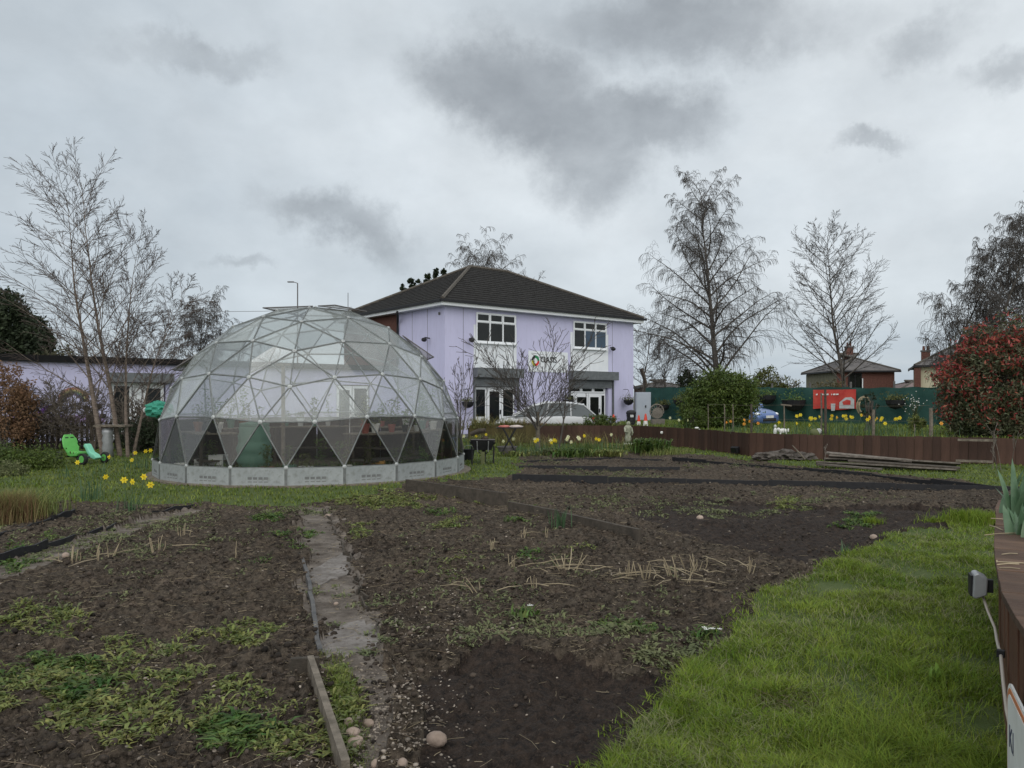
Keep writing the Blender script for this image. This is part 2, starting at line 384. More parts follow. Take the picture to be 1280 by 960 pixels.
birchM = M('birch_bark', (.11, .085, .07), (.24, .19, .155), 7, .8, .4, 20, stretch=(1, 1, 2.5), c3=(.05, .04, .035))
rtwigM = M('reddish_twig', (.075, .055, .048), (.10, .08, .07), 3, .9)
greenleafM = M('laurel_leaf', (.045, .075, .015), (.095, .13, .028), 1.5, .5, island=.45, hue=.015, trans=.25)
darkleafM = M('conifer_leaf', (.016, .026, .012), (.03, .042, .018), 1.2, .7, island=.4, trans=.1)
oliveM = M('olive_leaf', (.065, .075, .02), (.10, .105, .035), 1.2, .7, island=.4, trans=.2)
redleafM = M('red_young_leaf', (.24, .04, .032), (.36, .085, .065), 3, .45, island=.4, hue=.015, trans=.25)
phleafM = M('photinia_leaf', (.045, .065, .028), (.13, .12, .07), 3, .45, island=.5, hue=.03, trans=.25)
beechM = M('dead_beech_leaf', (.14, .075, .04), (.24, .15, .09), 3, .8, island=.4, trans=.2)
reedM = M('dry_grass', (.15, .16, .045), (.24, .20, .09), 2, .8, island=.35, trans=.25)
rustM = M('rusty_stem', (.12, .06, .03), (.16, .10, .05), 3, .8, island=.3)
daffleafM = M('daffodil_leaf', (.055, .11, .05), (.09, .15, .075), 4, .5, island=.25, trans=.3)
yellowM = M('daffodil_yellow', (.85, .62, .03), (.8, .7, .06), 20, .6, trans=.3, island=.15)
paleyM = M('pale_petal', (.8, .78, .42), (.75, .75, .55), 20, .6, trans=.3, island=.15)
orangeM = M('orange_petal', (.8, .32, .05), (.8, .45, .08), 20, .6, trans=.2)
lilacsM = None
greenfenceM = M('green_mesh_cloth', (.012, .050, .042), (.022, .070, .058), 1.3, .7, .3, 80, stretch=(1, 1, 3))
carwM = M('white_car_paint', (.47, .48, .49), None, 1, .22, coat=.5)
carbM = M('blue_car_paint', (.10, .17, .38), (.12, .19, .42), 2, .3, metal=.3, coat=.6)
carglM = M('car_glass', (.02, .032, .036), (.035, .05, .055), 1, .06, spec=.6)
tyreM = M('tyre_rubber', (.018, .018, .018), (.03, .03, .03), 20, .85)
rimM = M('alloy', (.45, .46, .47), None, 1, .35, metal=.7)
kartM = M('green_kart_plastic', (.10, .38, .08), (.14, .46, .11), 4, .4)
kart2M = M('mint_kart_plastic', (.18, .52, .36), (.22, .56, .4), 4, .4)
redM = M('red_banner', (.42, .035, .03), (.50, .07, .05), 3, .6)
wpaintM = M('white_paint', (.72, .72, .70), (.6, .6, .57), 6, .6)
conered = M('cone_red', (.65, .07, .04), None, 1, .5)
potM = M('terracotta', (.20, .09, .055), (.26, .13, .085), 8, .85)
waterbuttM = M('green_water_butt', (.09, .19, .15), (.12, .23, .18), 5, .5)
hessM = M('brown_cloth', (.045, .032, .028), (.065, .047, .040), 4, .95, .3)
crateM = M('pale_crate', (.4, .42, .42), (.5, .5, .5), 6, .6)
grayplasM = M('grey_cabinet', (.30, .33, .38), (.34, .37, .42), 2, .6)
slateM = M('grey_slate', (.10, .095, .095), (.15, .14, .135), 2, .85, .4, 20)
creamM = M('cream_render', (.46, .43, .30), (.52, .48, .35), 2, .9)
ropeM = M('pale_cable', (.42, .38, .33), None, 1, .6)
steelM = M('grey_lamp_metal', (.3, .31, .32), (.36, .37, .38), 8, .4, metal=.4)
# ------------------------------------------------------------------ ground: one adaptive sheet split into soil, lawn and paths
def polyG(L): return [tuple(G(x, y).xy) for x, y in L]
def inside(x, y, poly):
    r = np.zeros(np.shape(x), bool); n = len(poly)
    for i in range(n):
        x1, y1 = poly[i]; x2, y2 = poly[(i + 1) % n]
        c = ((y1 > y) != (y2 > y)) & (x < (x2 - x1) * (y - y1) / ((y2 - y1) + 1e-12) + x1); r ^= c
    return r
LAWN_R = polyG([(600, 1600), (700, 1060), (775, 960), (828, 902), (868, 850), (900, 810), (925, 780), (960, 748), (1000, 722), (1060, 697),
                (1100, 681), (1130, 670), (1190, 664), (1205, 652), (1240, 652)]) + [(4.3, 6.6), (3.5, 5), (2.7, 3.6), (2.3, 1.0)]
LAWN_B = polyG([(-700, 700), (-200, 676), (0, 662), (60, 640), (75, 626), (150, 630), (250, 633), (365, 634), (405, 629), (450, 622), (505, 610), (520, 603), (560, 603),
                (632, 598), (650, 588), (650, 576), (660, 569), (760, 566), (830, 568), (900, 572), (960, 580), (1080, 592), (1180, 600), (1245, 612), (1400, 622), (1900, 640)]) + [(45, 36), (-40, 36)]
PATH_M = polyG([(368, 633), (406, 633), (430, 672), (446, 712), (456, 752), (470, 800), (474, 840), (482, 880), (478, 940), (470, 1000), (452, 1000), (450, 930), (446, 880), (430, 852), (405, 842), (399, 815), (391, 760), (380, 700)])
DUG1 = polyG([(500, 858), (540, 828), (600, 816), (700, 822), (790, 832), (850, 850), (845, 885), (790, 960), (760, 1010), (545, 1010), (520, 940), (530, 890)])
DUG2 = polyG([(770, 642), (880, 628), (1000, 634), (1120, 640), (1238, 636), (1190, 664), (1120, 672), (1060, 696), (1000, 706), (930, 690), (850, 668)])
PATH_L = polyG([(-200, 767), (-60, 717), (60, 684), (130, 662), (185, 648), (228, 638), (256, 638), (208, 654), (130, 682), (60, 706), (-60, 744), (-200, 798)])
def region(x, y):
    q = 0.012 * y
    xx = x + fbm(x, y, 3.0, 4, 5) * q * 2.2; yy = y + fbm(x, y, 3.0, 4, 9) * q * 3.0
    r = np.zeros(np.shape(x), int)
    r[inside(xx, yy, DUG1) | inside(xx, yy, DUG2)] = 5; r[inside(x * .7 + xx * .3, y * .7 + yy * .3, PATH_L)] = 3; r[inside(xx, yy, PATH_M)] = 2
    r[inside(xx, yy, LAWN_R)] = 1; r[inside(xx, yy, LAWN_B)] = 4
    return r
def soft(x, y, cx, cy, rx, ry): return np.exp(-(((x - cx) / rx) ** 2 + ((y - cy) / ry) ** 2))
def height(x, y, r=None):
    if r is None: r = region(x, y)
    n1 = fbm(x, y, .6, 3, 1) * .06; n2 = fbm(x, y, 3.5, 4, 2) * .035
    cl = np.abs(fbm(x, y, 9, 4, 3, .6)) * .085; fine = fbm(x, y, 28, 3, 4) * .03
    soil = n1 + n2 + cl + fine + .01
    a = soft(x, y, G(700, 850).x, G(700, 850).y, .9, .55)          # freshly dug hollow with a ridge behind
    soil = soil - .07 * a + .07 * soft(x, y, G(680, 812).x, G(680, 812).y, 1.0, .22)
    soil = soil + .05 * soft(x, y, G(1050, 640).x, G(1050, 640).y, 3.4, 1.2)
    lawn = .06 + n1 * .4 + fbm(x, y, 2.5, 3, 6) * .02 + fbm(x, y, 12, 2, 7) * .008
    back = .03 + fbm(x, y, 1.2, 3, 6) * .03
    path = n1 * .25 - .015 + fbm(x, y, 5, 4, 8) * .006 + fine * .2
    dug = n1 + fbm(x, y, 2.5, 3, 12) * .05 + np.abs(fbm(x, y, 7, 4, 13, .6)) * .06 + fine * .8 - .07 * a + .06 * soft(x, y, G(680, 812).x, G(680, 812).y, 1.0, .22)
    return np.select([r == 0, r == 1, r == 4, r == 5], [soil, lawn, back, dug], path)
rows = 1.3 * np.exp(np.arange(0, 420) * .0078); rows = rows[rows < 33.5]
u = np.tan(np.linspace(-1.02, 1.02, 640)) * .8
YY, UU = np.meshgrid(rows, u, indexing='ij'); XX = UU * YY
RR = region(XX, YY); ZZ = height(XX, YY, RR)
nr, ncn = XX.shape; VV = np.stack([XX, YY, ZZ], -1).reshape(-1, 3)
ii = (np.arange(nr - 1)[:, None] * ncn + np.arange(ncn - 1)[None]).ravel()
QQ = np.stack([ii, ii + 1, ii + ncn + 1, ii + ncn], 1); RC = RR.ravel()[ii]
for code, nm, mt in ((0, 'soil', soilM), (1, 'lawn', turfM), (4, 'back_lawn', turfM), (2, 'garden_path', pathM), (3, 'narrow_path', pathM), (5, 'dug_soil', dugM)):
    q = QQ[RC == code]; us, inv = np.unique(q, return_inverse=True)
    tag(link(nm, mesh_np(nm, VV[us], [inv.reshape(-1, 4)], smooth=True), mt), kind='structure')
b = MB(); b.slab([(-900, -60), (900, -60), (900, 1500), (-900, 1500)], -.4, -.2); tag(b.build('ground', groundM), kind='structure')
b = MB(); b.slab([(-60, 31.6), (10, 31.6), (10.5, 52), (-60, 52)], -.15, .085); tag(b.build('car_park', tarM), kind='structure')

def hgt(x, y):
    a, c = np.array([float(x)]), np.array([float(y)]); return float(height(a, c)[0])
def on(px, py, dz=0.0):
    g = G(px, py); g.z = hgt(g.x, g.y) + dz; return g

def blades(name, mat, x, y, z, h, w, lean, seed, kind='stuff', parent=None, curl=1.0, leafy=False, flow=None):
    rng = np.random.default_rng(seed); m = len(x)
    T = np.array([(-.5, 0, 0), (.5, 0, 0), (-.38, .22, .55), (.38, .22, .55), (0, 1.0 * curl, 1)])
    if leafy: T = np.array([(-.12, 0, 0), (.12, 0, 0), (-.5, .55, .75), (.5, .55, .75), (0, 1.15, .72)])
    a = rng.uniform(0, 2 * PI, m) if flow is None else flow + rng.normal(0, 1.5, m); ca, sa = np.cos(a), np.sin(a)
    h = np.broadcast_to(h, m) * rng.uniform(.55, 1.25, m); w = np.broadcast_to(w, m) * rng.uniform(.7, 1.2, m); L = h * np.broadcast_to(lean, m) * rng.uniform(.2, 1.6, m)
    P = np.empty((m, 5, 3))
    P[:, :, 0] = x[:, None] + T[:, 0] * (w * ca)[:, None] - T[:, 1] * (L * sa)[:, None]
    P[:, :, 1] = y[:, None] + T[:, 0] * (w * sa)[:, None] + T[:, 1] * (L * ca)[:, None]
    P[:, :, 2] = np.asarray(z)[:, None] - .004 + T[:, 2] * h[:, None]
    off = np.arange(m)[:, None] * 5
    me = mesh_np(name, P.reshape(-1, 3), [np.array([0, 1, 3, 2]) + off, np.array([2, 3, 4]) + off])
    o = link(name, me, mat, parent)
    return tag(o, kind=kind)
def fan_points(n, y0, y1, u0, u1, seed, p=2.0):
    """random ground points, density falling with distance"""
    rng = np.random.default_rng(seed); t = rng.random(n)
    y = (y0 ** (2 - p) + t * (y1 ** (2 - p) - y0 ** (2 - p))) ** (1 / (2 - p)) if p != 2 else y0 * (y1 / y0) ** t
    return rng.uniform(u0, u1, n) * y, y
x, y = fan_points(560000, 1.6, 12.5, -.1, .95, 11, 1.6); r = region(x, y); k = (r == 1) & (y > 2.0); x, y = x[k], y[k]
dens = fbm(x, y, 2.2, 3, 21); k = np.random.default_rng(3).random(len(x)) < .62 + dens * 1.0; x, y, dens = x[k], y[k], dens[k]
tall = .030 + .03 * np.clip(dens + .1, 0, 1) + .05 * soft(x, y, 1.75, 3.2, .45, .9) + .03 * soft(x, y, G(1160, 850).x, G(1160, 850).y, .5, .6)
fl_ = fbm(x, y, 2.6, 3, 77) * 9; tall = tall * (1 + .6 * np.clip(fbm(x, y, 6, 2, 78), -.5, 1))
lawn_o = blades('lawn_grass', bladeM, x, y, height(x, y), tall, .0022 + .0006 * y, 1.25, 1, flow=fl_)
kk = np.random.default_rng(8).random(len(x)) < .14 + .35 * np.clip(fbm(x, y, 1.7, 3, 79), 0, 1)
tag(blades('dead_grass', M('pale_dead_grass', (.17, .19, .08), (.25, .24, .13), 3, .8, island=.3, trans=.2), x[kk] + .004, y[kk], height(x[kk], y[kk]), .05, .0022 + .0005 * y[kk], 1.8, 4), 'pale dead blades lying among the lawn grass', 'grass')
tag(lawn_o, 'short green grass on the lawn inside the planter wall', 'grass')
print('lawn blades', len(x))
x, y = fan_points(105000, 8.5, 31, -.95, 1.0, 12, 1.35); r = region(x, y); k = (r == 4); x, y = x[k], y[k]
k = (x + 4.39) ** 2 + (y - 17.2) ** 2 > 3.4 ** 2; x, y = x[k], y[k]
o = blades('back_grass', blade2M, x, y, height(x, y), .05 + .03 * np.clip(fbm(x, y, .8, 2, 31), 0, 1), .0016 * y, .8, 2)
tag(o, 'rough grass round the glass dome and along the fence', 'grass'); print('back', len(x))

# ---- weeds, straw, pebbles, clods on the soil
def patch_pts(px, py, hw, hh, n, seed, ok=(0, 2, 3, 5)):
    rng = np.random.default_rng(seed); nc = max(1, n // 9); ci = rng.integers(0, nc, n); ca = rng.normal(0, .55, nc) * hw; cb = rng.normal(0, .55, nc) * hh
    a = ca[ci] + rng.normal(0, 1, n) * (5 + hw * .05) + px; b_ = cb[ci] + rng.normal(0, 1, n) * (1.2 + hh * .09) + py
    b_ = np.maximum(b_, 530); d = EYE * F / (b_ - HY); x = (a - 640) / F * d
    r = region(x, d); k = np.isin(r, ok); return x[k], d[k]
def rosettes(name, mat, patches, leaf, w, per, seed, label, lean=1.4, spread=.03, cat='weeds'):
    rng = np.random.default_rng(seed); X, Y, H, W = [], [], [], []
    for i, (px, py, hw, hh, n) in enumerate(patches):
        x, y = patch_pts(px, py, hw, hh, n, seed * 31 + i)
        s = np.repeat(rng.uniform(.5, 1.3, len(x)), per)
        x = np.repeat(x, per); y = np.repeat(y, per); x = x + rng.normal(0, spread, len(x)); y = y + rng.normal(0, spread, len(y))
        X.append(x); Y.append(y); H.append(leaf * s); W.append(w * s * (1 + .05 * y))
    X, Y, H, W = map(np.concatenate, (X, Y, H, W))
    o = blades(name, mat, X, Y, height(X, Y), H, W, lean, seed, leafy=True); return tag(o, label, cat)
rosettes('low_weeds', weedM, [(130, 840, 190, 46, 190), (270, 800, 70, 20, 50), (60, 880, 110, 36, 110), (40, 790, 60, 16, 40), (240, 880, 130, 50, 130), (370, 940, 50, 30, 80), (300, 800, 20, 8, 22), (325, 789, 16, 7, 18),
                          (480, 626, 70, 7, 560), (565, 658, 16, 4, 50), (448, 660, 12, 5, 30), (452, 676, 10, 6, 22), (981, 632, 22, 8, 90), (440, 870, 22, 60, 60), (150, 915, 60, 25, 60), (30, 780, 40, 14, 40),
                          (260, 700, 260, 60, 16), (620, 690, 200, 70, 30)], .029, .013, 15, 41, 'low yellow green weeds spreading over the left vegetable plot')
rosettes('green_weeds', weedgM, [(300, 925, 45, 26, 120), (70, 855, 90, 30, 110), (20, 700, 60, 20, 60), (340, 680, 60, 20, 40), (330, 650, 50, 8, 60), (600, 655, 40, 10, 18), (880, 800, 12, 8, 10),
                           (660, 705, 30, 12, 12), (540, 640, 60, 8, 30), (740, 800, 60, 20, 30), (1080, 655, 40, 10, 60)], .034, .015, 14, 42, 'dark green weeds in tufts on the bare soil')
rosettes('grey_green_weeds', greyweedM, [(760, 595, 70, 5, 300), (800, 630, 120, 8, 240), (900, 645, 90, 8, 170), (590, 700, 220, 60, 110), (120, 680, 110, 26, 330), (180, 655, 80, 12, 240), (840, 820, 70, 22, 150), (700, 795, 170, 22, 240),
                                 (1000, 625, 160, 12, 130), (730, 560, 30, 8, 120), (690, 578, 30, 6, 120), (360, 640, 60, 6, 120), (900, 585, 60, 5, 90), (200, 740, 200, 80, 70), (640, 740, 300, 30, 160), (420, 900, 20, 60, 50)], .026, .013, 9, 43, 'sparse pale weeds dotted over the vegetable beds')
x, y = patch_pts(425, 870, 22, 70, 2600, 5, (0, 2)); k = np.abs(x - (-.97 + .11 * (y - 3.4) + .12)) < .14; 
x, y = patch_pts(424, 880, 26, 80, 7000, 5, (0, 2)); e0 = G(404, 845); e1 = G(436, 960)
tt = (y - e1.y) / (e0.y - e1.y); ex = e1.x + (e0.x - e1.x) * tt; k = (x > ex + .0) & (x < ex + .17 + .05 * fbm(x, y, 6, 2, 3)) & (y < e0.y + .5) & (y > 2)
o = blades('path_edge_grass', blade2M, x[k][::2], y[k][::2], height(x[k][::2], y[k][::2]), .035, .004, 1.3, 6); tag(o, 'strip of grass beside the timber path edging', 'grass')

x, y = fan_points(150000, 1.9, 24, -.8, .95, 13, 1.6); r0 = region(x, y); r1 = region(x + .13, y - .12); r2 = region(x, y + .02 * y); k = np.isin(r0, (0, 2, 3, 5)) & ((r1 == 1) | (r2 == 4) & (y > 8)) & (fbm(x, y, 4, 3, 14) > -.05); x, y = x[k], y[k]
tag(blades('edge_grass', bladeM, x, y, height(x, y), .032, .0024 + .0009 * y, 1.3, 15), 'thin straggling grass creeping over the soil edges', 'grass'); print('edge', len(x))
rng = np.random.default_rng(77)
def ico_np(s): v, f = ICO[s]; return np.array(v), [np.array(f)]
def pebbles(name, mat, x, y, size, seed, label, cat, sink=.3, sub=0, zs=.6):
    rg = np.random.default_rng(seed); m = len(x); s = size * np.minimum(rg.lognormal(0, .45, m), 2.4) * (1 + .03 * y)
    R = rot_mats(rg, m, s, s * rg.uniform(.6, .95, m), s * zs * rg.uniform(.6, 1, m), .35)
    v, f = ico_np(sub); z = height(x, y) + s * zs * (1 - 2 * sink) * .5
    V_, F_ = scatter(v, f, np.stack([x, y, z], 1), R)
    return tag(link(name, mesh_np(name, V_, F_, smooth=name == 'gravel'), mat), label, cat, kind='stuff')
x, y = fan_points(9000, 2.6, 22, -.9, .75, 51, 1.7); r = region(x, y); k = (np.isin(r, (0, 2, 3)) | ((r == 5) & (rng.random(len(x)) < .25))) & (rng.random(len(x)) < .5); x, y = x[k], y[k]
x2, y2 = patch_pts(480, 900, 70, 100, 1500, 52); x3, y3 = patch_pts(530, 760, 60, 70, 400, 53); x4, y4 = patch_pts(850, 720, 120, 12, 260, 54)
x = np.concatenate([x, x2, x3, x4]); y = np.concatenate([y, y2, y3, y4])
pebbles('gravel', stoneM, x, y, .0058, 55, 'small pale pebbles scattered over the soil and path', 'gravel', sub=0)
x, y = fan_points(52000, 2.4, 21, -.9, .8, 56, 1.6); r = region(x, y); rn = region(x + .10, y) ; rm = region(x - .10, y); k = (r == 0) | ((r == 2) & ((rn != 2) | (rm != 2))) | ((r == 5) & (rng.random(len(x)) < .4)); x, y = x[k], y[k]
dn = fbm(x, y, .9, 3, 90) * 1.5; k = rng.random(len(x)) < .5 + dn; x, y = x[k], y[k]
pebbles('soil_clods', clodM, x, y, .010, 57, 'dark crumbs and clods of soil', 'soil', sub=0, zs=.85)
def straws(name, mat, x, y, L, th, seed, label, tilt=.12, cat='straw'):
    rg = np.random.default_rng(seed); m = len(x)
    V0 = []; 
    for t, bend in ((-.5, 0), (.0, .06), (.5, 0)):
        for a in (0, 2.1, 4.2): V0.append((t, .5 * math.cos(a), .5 * math.sin(a), bend))
    V0 = np.array(V0); f = np.array([(i * 3 + k, i * 3 + (k + 1) % 3, i * 3 + 3 + (k + 1) % 3, i * 3 + 3 + k) for i in range(2) for k in range(3)])
    l = L * rg.lognormal(0, .55, m); w = th * rg.uniform(.6, 1.3, m) * (1 + .05 * y)
    R = rot_mats(rg, m, l, w, w, tilt); B = V0[:, :3][None].repeat(m, 0).copy(); B[:, :, 1] += V0[None, :, 3] * (l / w * rg.uniform(-1.5, 1.5, m))[:, None]
    P = np.einsum('mij,mnj->mni', R, B) + np.stack([x, y, height(x, y) + .012], 1)[:, None, :]
    off = (np.arange(m) * 9)[:, None, None]
    return tag(link(name, mesh_np(name, P.reshape(-1, 3), [(f[None] + off).reshape(-1, 4)]), mat), label, cat, kind='stuff')
x, y = fan_points(13000, 2.6, 21, -.9, .75, 61, 1.6); r = region(x, y); k = np.isin(r, (0, 2, 3)) | ((r == 5) & (rng.random(len(x)) < .15)); x, y = x[k], y[k]
add = [patch_pts(*a) for a in ((850, 715, 110, 26, 300, 62), (700, 712, 90, 24, 100, 63), (560, 690, 90, 60, 120, 64), (680, 640, 80, 14, 240, 65), (200, 655, 90, 14, 160, 66), (110, 830, 130, 60, 160, 67), (700, 790, 150, 25, 160, 68), (640, 625, 90, 8, 200, 69), (340, 715, 70, 10, 60, 70))]
x = np.concatenate([x] + [a[0] for a in add]); y = np.concatenate([y] + [a[1] for a in add])
straws('loose_straw', strawM, x, y, .042, .0020, 71, 'pale dry straw bits strewn over the soil')
x, y = fan_points(7000, 2.6, 16, -.8, .7, 72, 1.6); r = region(x, y); k = (r == 0); x, y = x[k], y[k]
straws('dead_roots', M('dead_root', (.11, .08, .055), (.16, .12, .08), 4, .9, island=.3), x, y, .06, .0022, 73, 'brown dead roots and stems lying on soil', .2)

# ---- stubble clumps: cut maize-like stems standing in the soil, each clump a thing
def stubble(px, py, n, h, label, spread=.05, lean=.35, lying=0, seed=0):
    rg = random.Random(seed); p = on(px, py)
    t = thing('straw_stubble', label, 'stubble', p, group='clumps of cut straw stubble')
    for i in range(n):
        a = rg.uniform(0, 2 * PI); r0 = rg.uniform(0, spread); le = rg.uniform(.05, lean); hh = h * rg.uniform(.55, 1.1)
        q = Vector((math.cos(a) * r0, math.sin(a) * r0, -.02)); e = q + Vector((math.cos(a) * hh * le, math.sin(a) * hh * le, hh + .02))
        MB().tube([q, (q + e) / 2 + Vector((rg.uniform(-.01, .01), rg.uniform(-.01, .01), 0)), e], [.0048, .0045, .0035], 5).build('straw_stem', strawM, t)
    for i in range(lying):
        a = rg.uniform(0, 2 * PI); L_ = h * rg.uniform(1, 2.4); q = Vector((rg.uniform(-1, 1) * spread * 2.6, rg.uniform(-1, 1) * spread * 2.6, .035)); e = q + Vector((math.cos(a) * L_, math.sin(a) * L_, rg.uniform(-.01, .03)))
        MB().tube([q, (q + e) / 2 + Vector((0, 0, .012)), e], [.0038, .0036, .002], 5).build('straw_stem', strawM, t)
ST = [(805, 726, 8, .16, 'fan of cut straw stems at the middle of the right plot', .07, .7, 6), (785, 722, 5, .17, 'upright pale straw stems left of the widest stubble fan', .05, .5, 3),
      (848, 730, 9, .17, 'splayed straw stubble clump with the tallest stems', .10, .7, 5), (868, 712, 9, .14, 'straw stubble clump behind the tallest stems', .12, .8, 8),
      (936, 720, 5, .13, 'small straw tuft nearest the right lawn edge', .04, .4, 2), (708, 716, 7, .15, 'flattened straw stubble beside the middle of the plot', .10, 1.2, 10),
      (641, 716, 4, .15, 'narrow straw tuft in the centre of the plot', .03, .3, 2), (616, 690, 4, .13, 'thin straw stems left of the centre tuft', .03, .2, 1), (655, 678, 4, .12, 'little straw tuft below the timber bed edging', .03, .3, 1),
      (684, 676, 2, .12, 'single short straw stem below the timber bed edging', .02, .15, 0), (228, 676, 6, .16, 'row of short straw stems on the left plot', .10, .15, 1), (196, 697, 6, .15, 'straw tuft in the middle of the left plot', .07, .35, 2),
      (84, 706, 6, .17, 'leaning straw stems near the narrow left path', .10, .4, 3), (122, 704, 3, .16, 'two tall straw stems near the narrow left path', .03, .15, 1), (138, 702, 3, .17, 'slanting straw stems right of the two tall ones', .04, .6, 1),
      (294, 700, 2, .16, 'single tall straw stem near the concrete path', .02, .1, 0), (668, 738, 4, .12, 'broken straw tuft in the plot centre foreground', .05, .6, 3), (600, 742, 3, .10, 'low straw scraps left of the plot centre', .07, 1.0, 3)]
for i, a in enumerate(ST): stubble(*a, seed=i)

# ---- the larger stones
def stone(px, py, r, label, mat=bigstoneM, seed=0, name='stone', flat=.7):
    rg = random.Random(seed); p = on(px, py); b = MB(); b.ico((0, 0, 0), (r, r * .75, r * flat), 2, .045, rg)
    o = b.build(name, mat, smooth=True); o.location = (p.x, p.y, p.z + r * flat * .45); o.rotation_euler = (0, .1, rg.uniform(0, 3)); return tag(o, label, 'stone', 'larger stones by the path')
for i, a in enumerate([(436, 912, .034, 'round grey stone near the timber path edging'), (441, 923, .037, 'brown stone in the heap beside the path edging'), (447, 929, .028, 'brown stone on the right of the small heap'), (443, 935, .034, 'lowest brown stone of the small heap'),
                       (460, 903, .032, 'grey egg shaped stone standing on the path'), (438, 884, .022, 'white stone at the edge of the path grass'), (546, 929, .052, 'flat tan stone alone on the path right side'),
                       (410, 645, .05, 'dark stone at the far end of the concrete path'), (503, 955, .03, 'grey stone at the bottom edge of the path'), (470, 954, .03, 'pale stones cluster piece at the bottom of the path'),
                       (82, 702, .045, 'tan stone beside the narrow left path'), (420, 752, .022, 'small pale stone beside the path middle'), (1092, 674, .05, 'grey stone by the tip of the lawn'), (875, 652, .05, 'pale curved stone on the right bed')]): stone(*a, seed=i)

# ---- edgings
def edging(name, mat, pts, h, th, label, cat='bed edging', split=1.2, wob=.0, part='plank', seed=0, base=None, tilt=0):
    rg = random.Random(seed); P = [Vector((p.x, p.y, 0)) for p in pts]; t = thing(name, label, cat, P[0]); segs = []
    for a, b_ in zip(P[:-1], P[1:]):
        n = max(1, round((b_ - a).length / split)); segs += [(a.lerp(b_, i / n), a.lerp(b_, (i + 1) / n)) for i in range(n)]
    for a, c in segs:
        mid = (a + c) / 2; L_ = (c - a).length; z = hgt(mid.x, mid.y) if base is None else base
        ang = math.atan2(c.y - a.y, c.x - a.x); hh = h * rg.uniform(1 - wob, 1 + wob)
        b = MB(); nseg = 4
        for i in range(nseg): pass
        vs = []; 
        for i in range(nseg + 1):
            s = -L_ / 2 * .995 + L_ * .995 * i / nseg; w_ = rg.uniform(-.5, .5) * wob * .1; dz = rg.uniform(-.5, .5) * wob * .06
            vs += [(s, w_ - th / 2, -.12), (s, w_ + th / 2, -.12), (s, w_ + th / 2 + tilt, hh + dz), (s, w_ - th / 2 + tilt, hh + dz)]
        fs = [(0, 3, 2, 1), tuple(nseg * 4 + k for k in (0, 1, 2, 3))]
        for i in range(nseg):
            for k in range(4): fs.append((i * 4 + k, i * 4 + (k + 1) % 4, i * 4 + 4 + (k + 1) % 4, i * 4 + 4 + k))
        b.add(vs, fs, Matrix.Translation((mid.x, mid.y, z + rg.uniform(-.008, .008))) @ Matrix.Rotation(ang, 4, 'Z'))
        b.build(part, mat, t, True)
    return t
edging('timber_edging', dkedgeM, [G(508, 614), G(634, 634)], .21, .05, 'dark timber edging along the front of the middle bed', split=2.2, base=0)
edging('timber_edging', dkedgeM, [G(636, 641), G(700, 654), G(800, 678)], .15, .05, 'low sunken timber edging sloping across the middle plot', split=2.0, base=0, wob=.12)
edging('plastic_edging', blackM, [G(640, 601), G(760, 604), G(960, 609), G(1120, 613), G(1290, 617)], .125, .02, 'long black plastic edging across the right bed', split=1.6, base=0, wob=.12, part='strip')
edging('plastic_edging', blackM, [G(648, 588), G(760, 589), G(850, 589)], .10, .02, 'middle black plastic edging behind the long one', split=1.5, base=0, wob=.2, part='strip')
edging('plastic_edging', blackM, [G(655, 580), G(760, 575), G(830, 577)], .07, .02, 'low black edging nearest the flower border', split=1.5, base=0, wob=.2, part='strip')
edging('plastic_edging', blackM, [G(840, 577), G(930, 585), G(1090, 598), G(1250, 616)], .10, .02, 'black edging slanting beside the plank pile', split=1.5, base=0, wob=.3, part='strip')
edging('path_edging', M('grey_edging', (.06, .06, .062), (.12, .115, .11), 6, .7, .3), [G(374, 690), G(384, 720), G(392, 770), G(399, 818)], .035, .03, 'grey board edging on the left of the concrete path', split=.9, base=0, wob=.15)
edging('path_edging', dkedgeM, [G(405, 638), G(432, 690), G(452, 740), G(478, 790), G(500, 850)], .018, .012, 'thin wavy black edging on the right of the path', split=.5, base=-.01, wob=.8, part='strip')
edging('bed_edging', blackM, [G(-60, 690), G(30, 664), G(95, 642)], .06, .03, 'black edging beside the dry grass at far left', split=.8, base=0, wob=.5, part='strip')
edging('bed_edging', blackM, [G(-20, 706), G(60, 684), G(130, 663), G(190, 645), (G(245, 634))], .045, .02, 'dark sunken edging along the narrow left path', split=.8, base=0, wob=.8, part='strip')
t = thing('path_board', 'weathered grey board on edge between the path and the weedy plot', 'board', G(408, 900))
a, c = G(388, 844), G(432, 985); e = (c - a); ang = math.atan2(e.y, e.x)
MB().box(((a.x + c.x) / 2, (a.y + c.y) / 2, .035), (e.length, .035, .16), ang).build('plank', edgeM, t, True)
q = G(384, 846); MB().box((q.x - .02, q.y + .02, .03), (.16, .035, .15), .1).build('end_board', dkedgeM, t, True)
# concrete slabs laid in the path
t = thing('path_slabs', 'worn grey concrete slabs half buried in the path', 'slabs', G(420, 720))
for i, (px, py, w, l) in enumerate([(436, 795, .46, .75), (422, 706, .40, 1.5)]):
    p = G(px, py); z = hgt(p.x, p.y); rg = random.Random(i); n = 34
    pl = [(p.x + math.cos(2 * PI * k / n) * w / 2 * rg.uniform(.7, 1.15), p.y + math.sin(2 * PI * k / n) * l / 2 * rg.uniform(.7, 1.15)) for k in range(n)]
    b = MB(); b.slab(pl, z - .03, z + .002); b.build('slab', slabM, t, True)

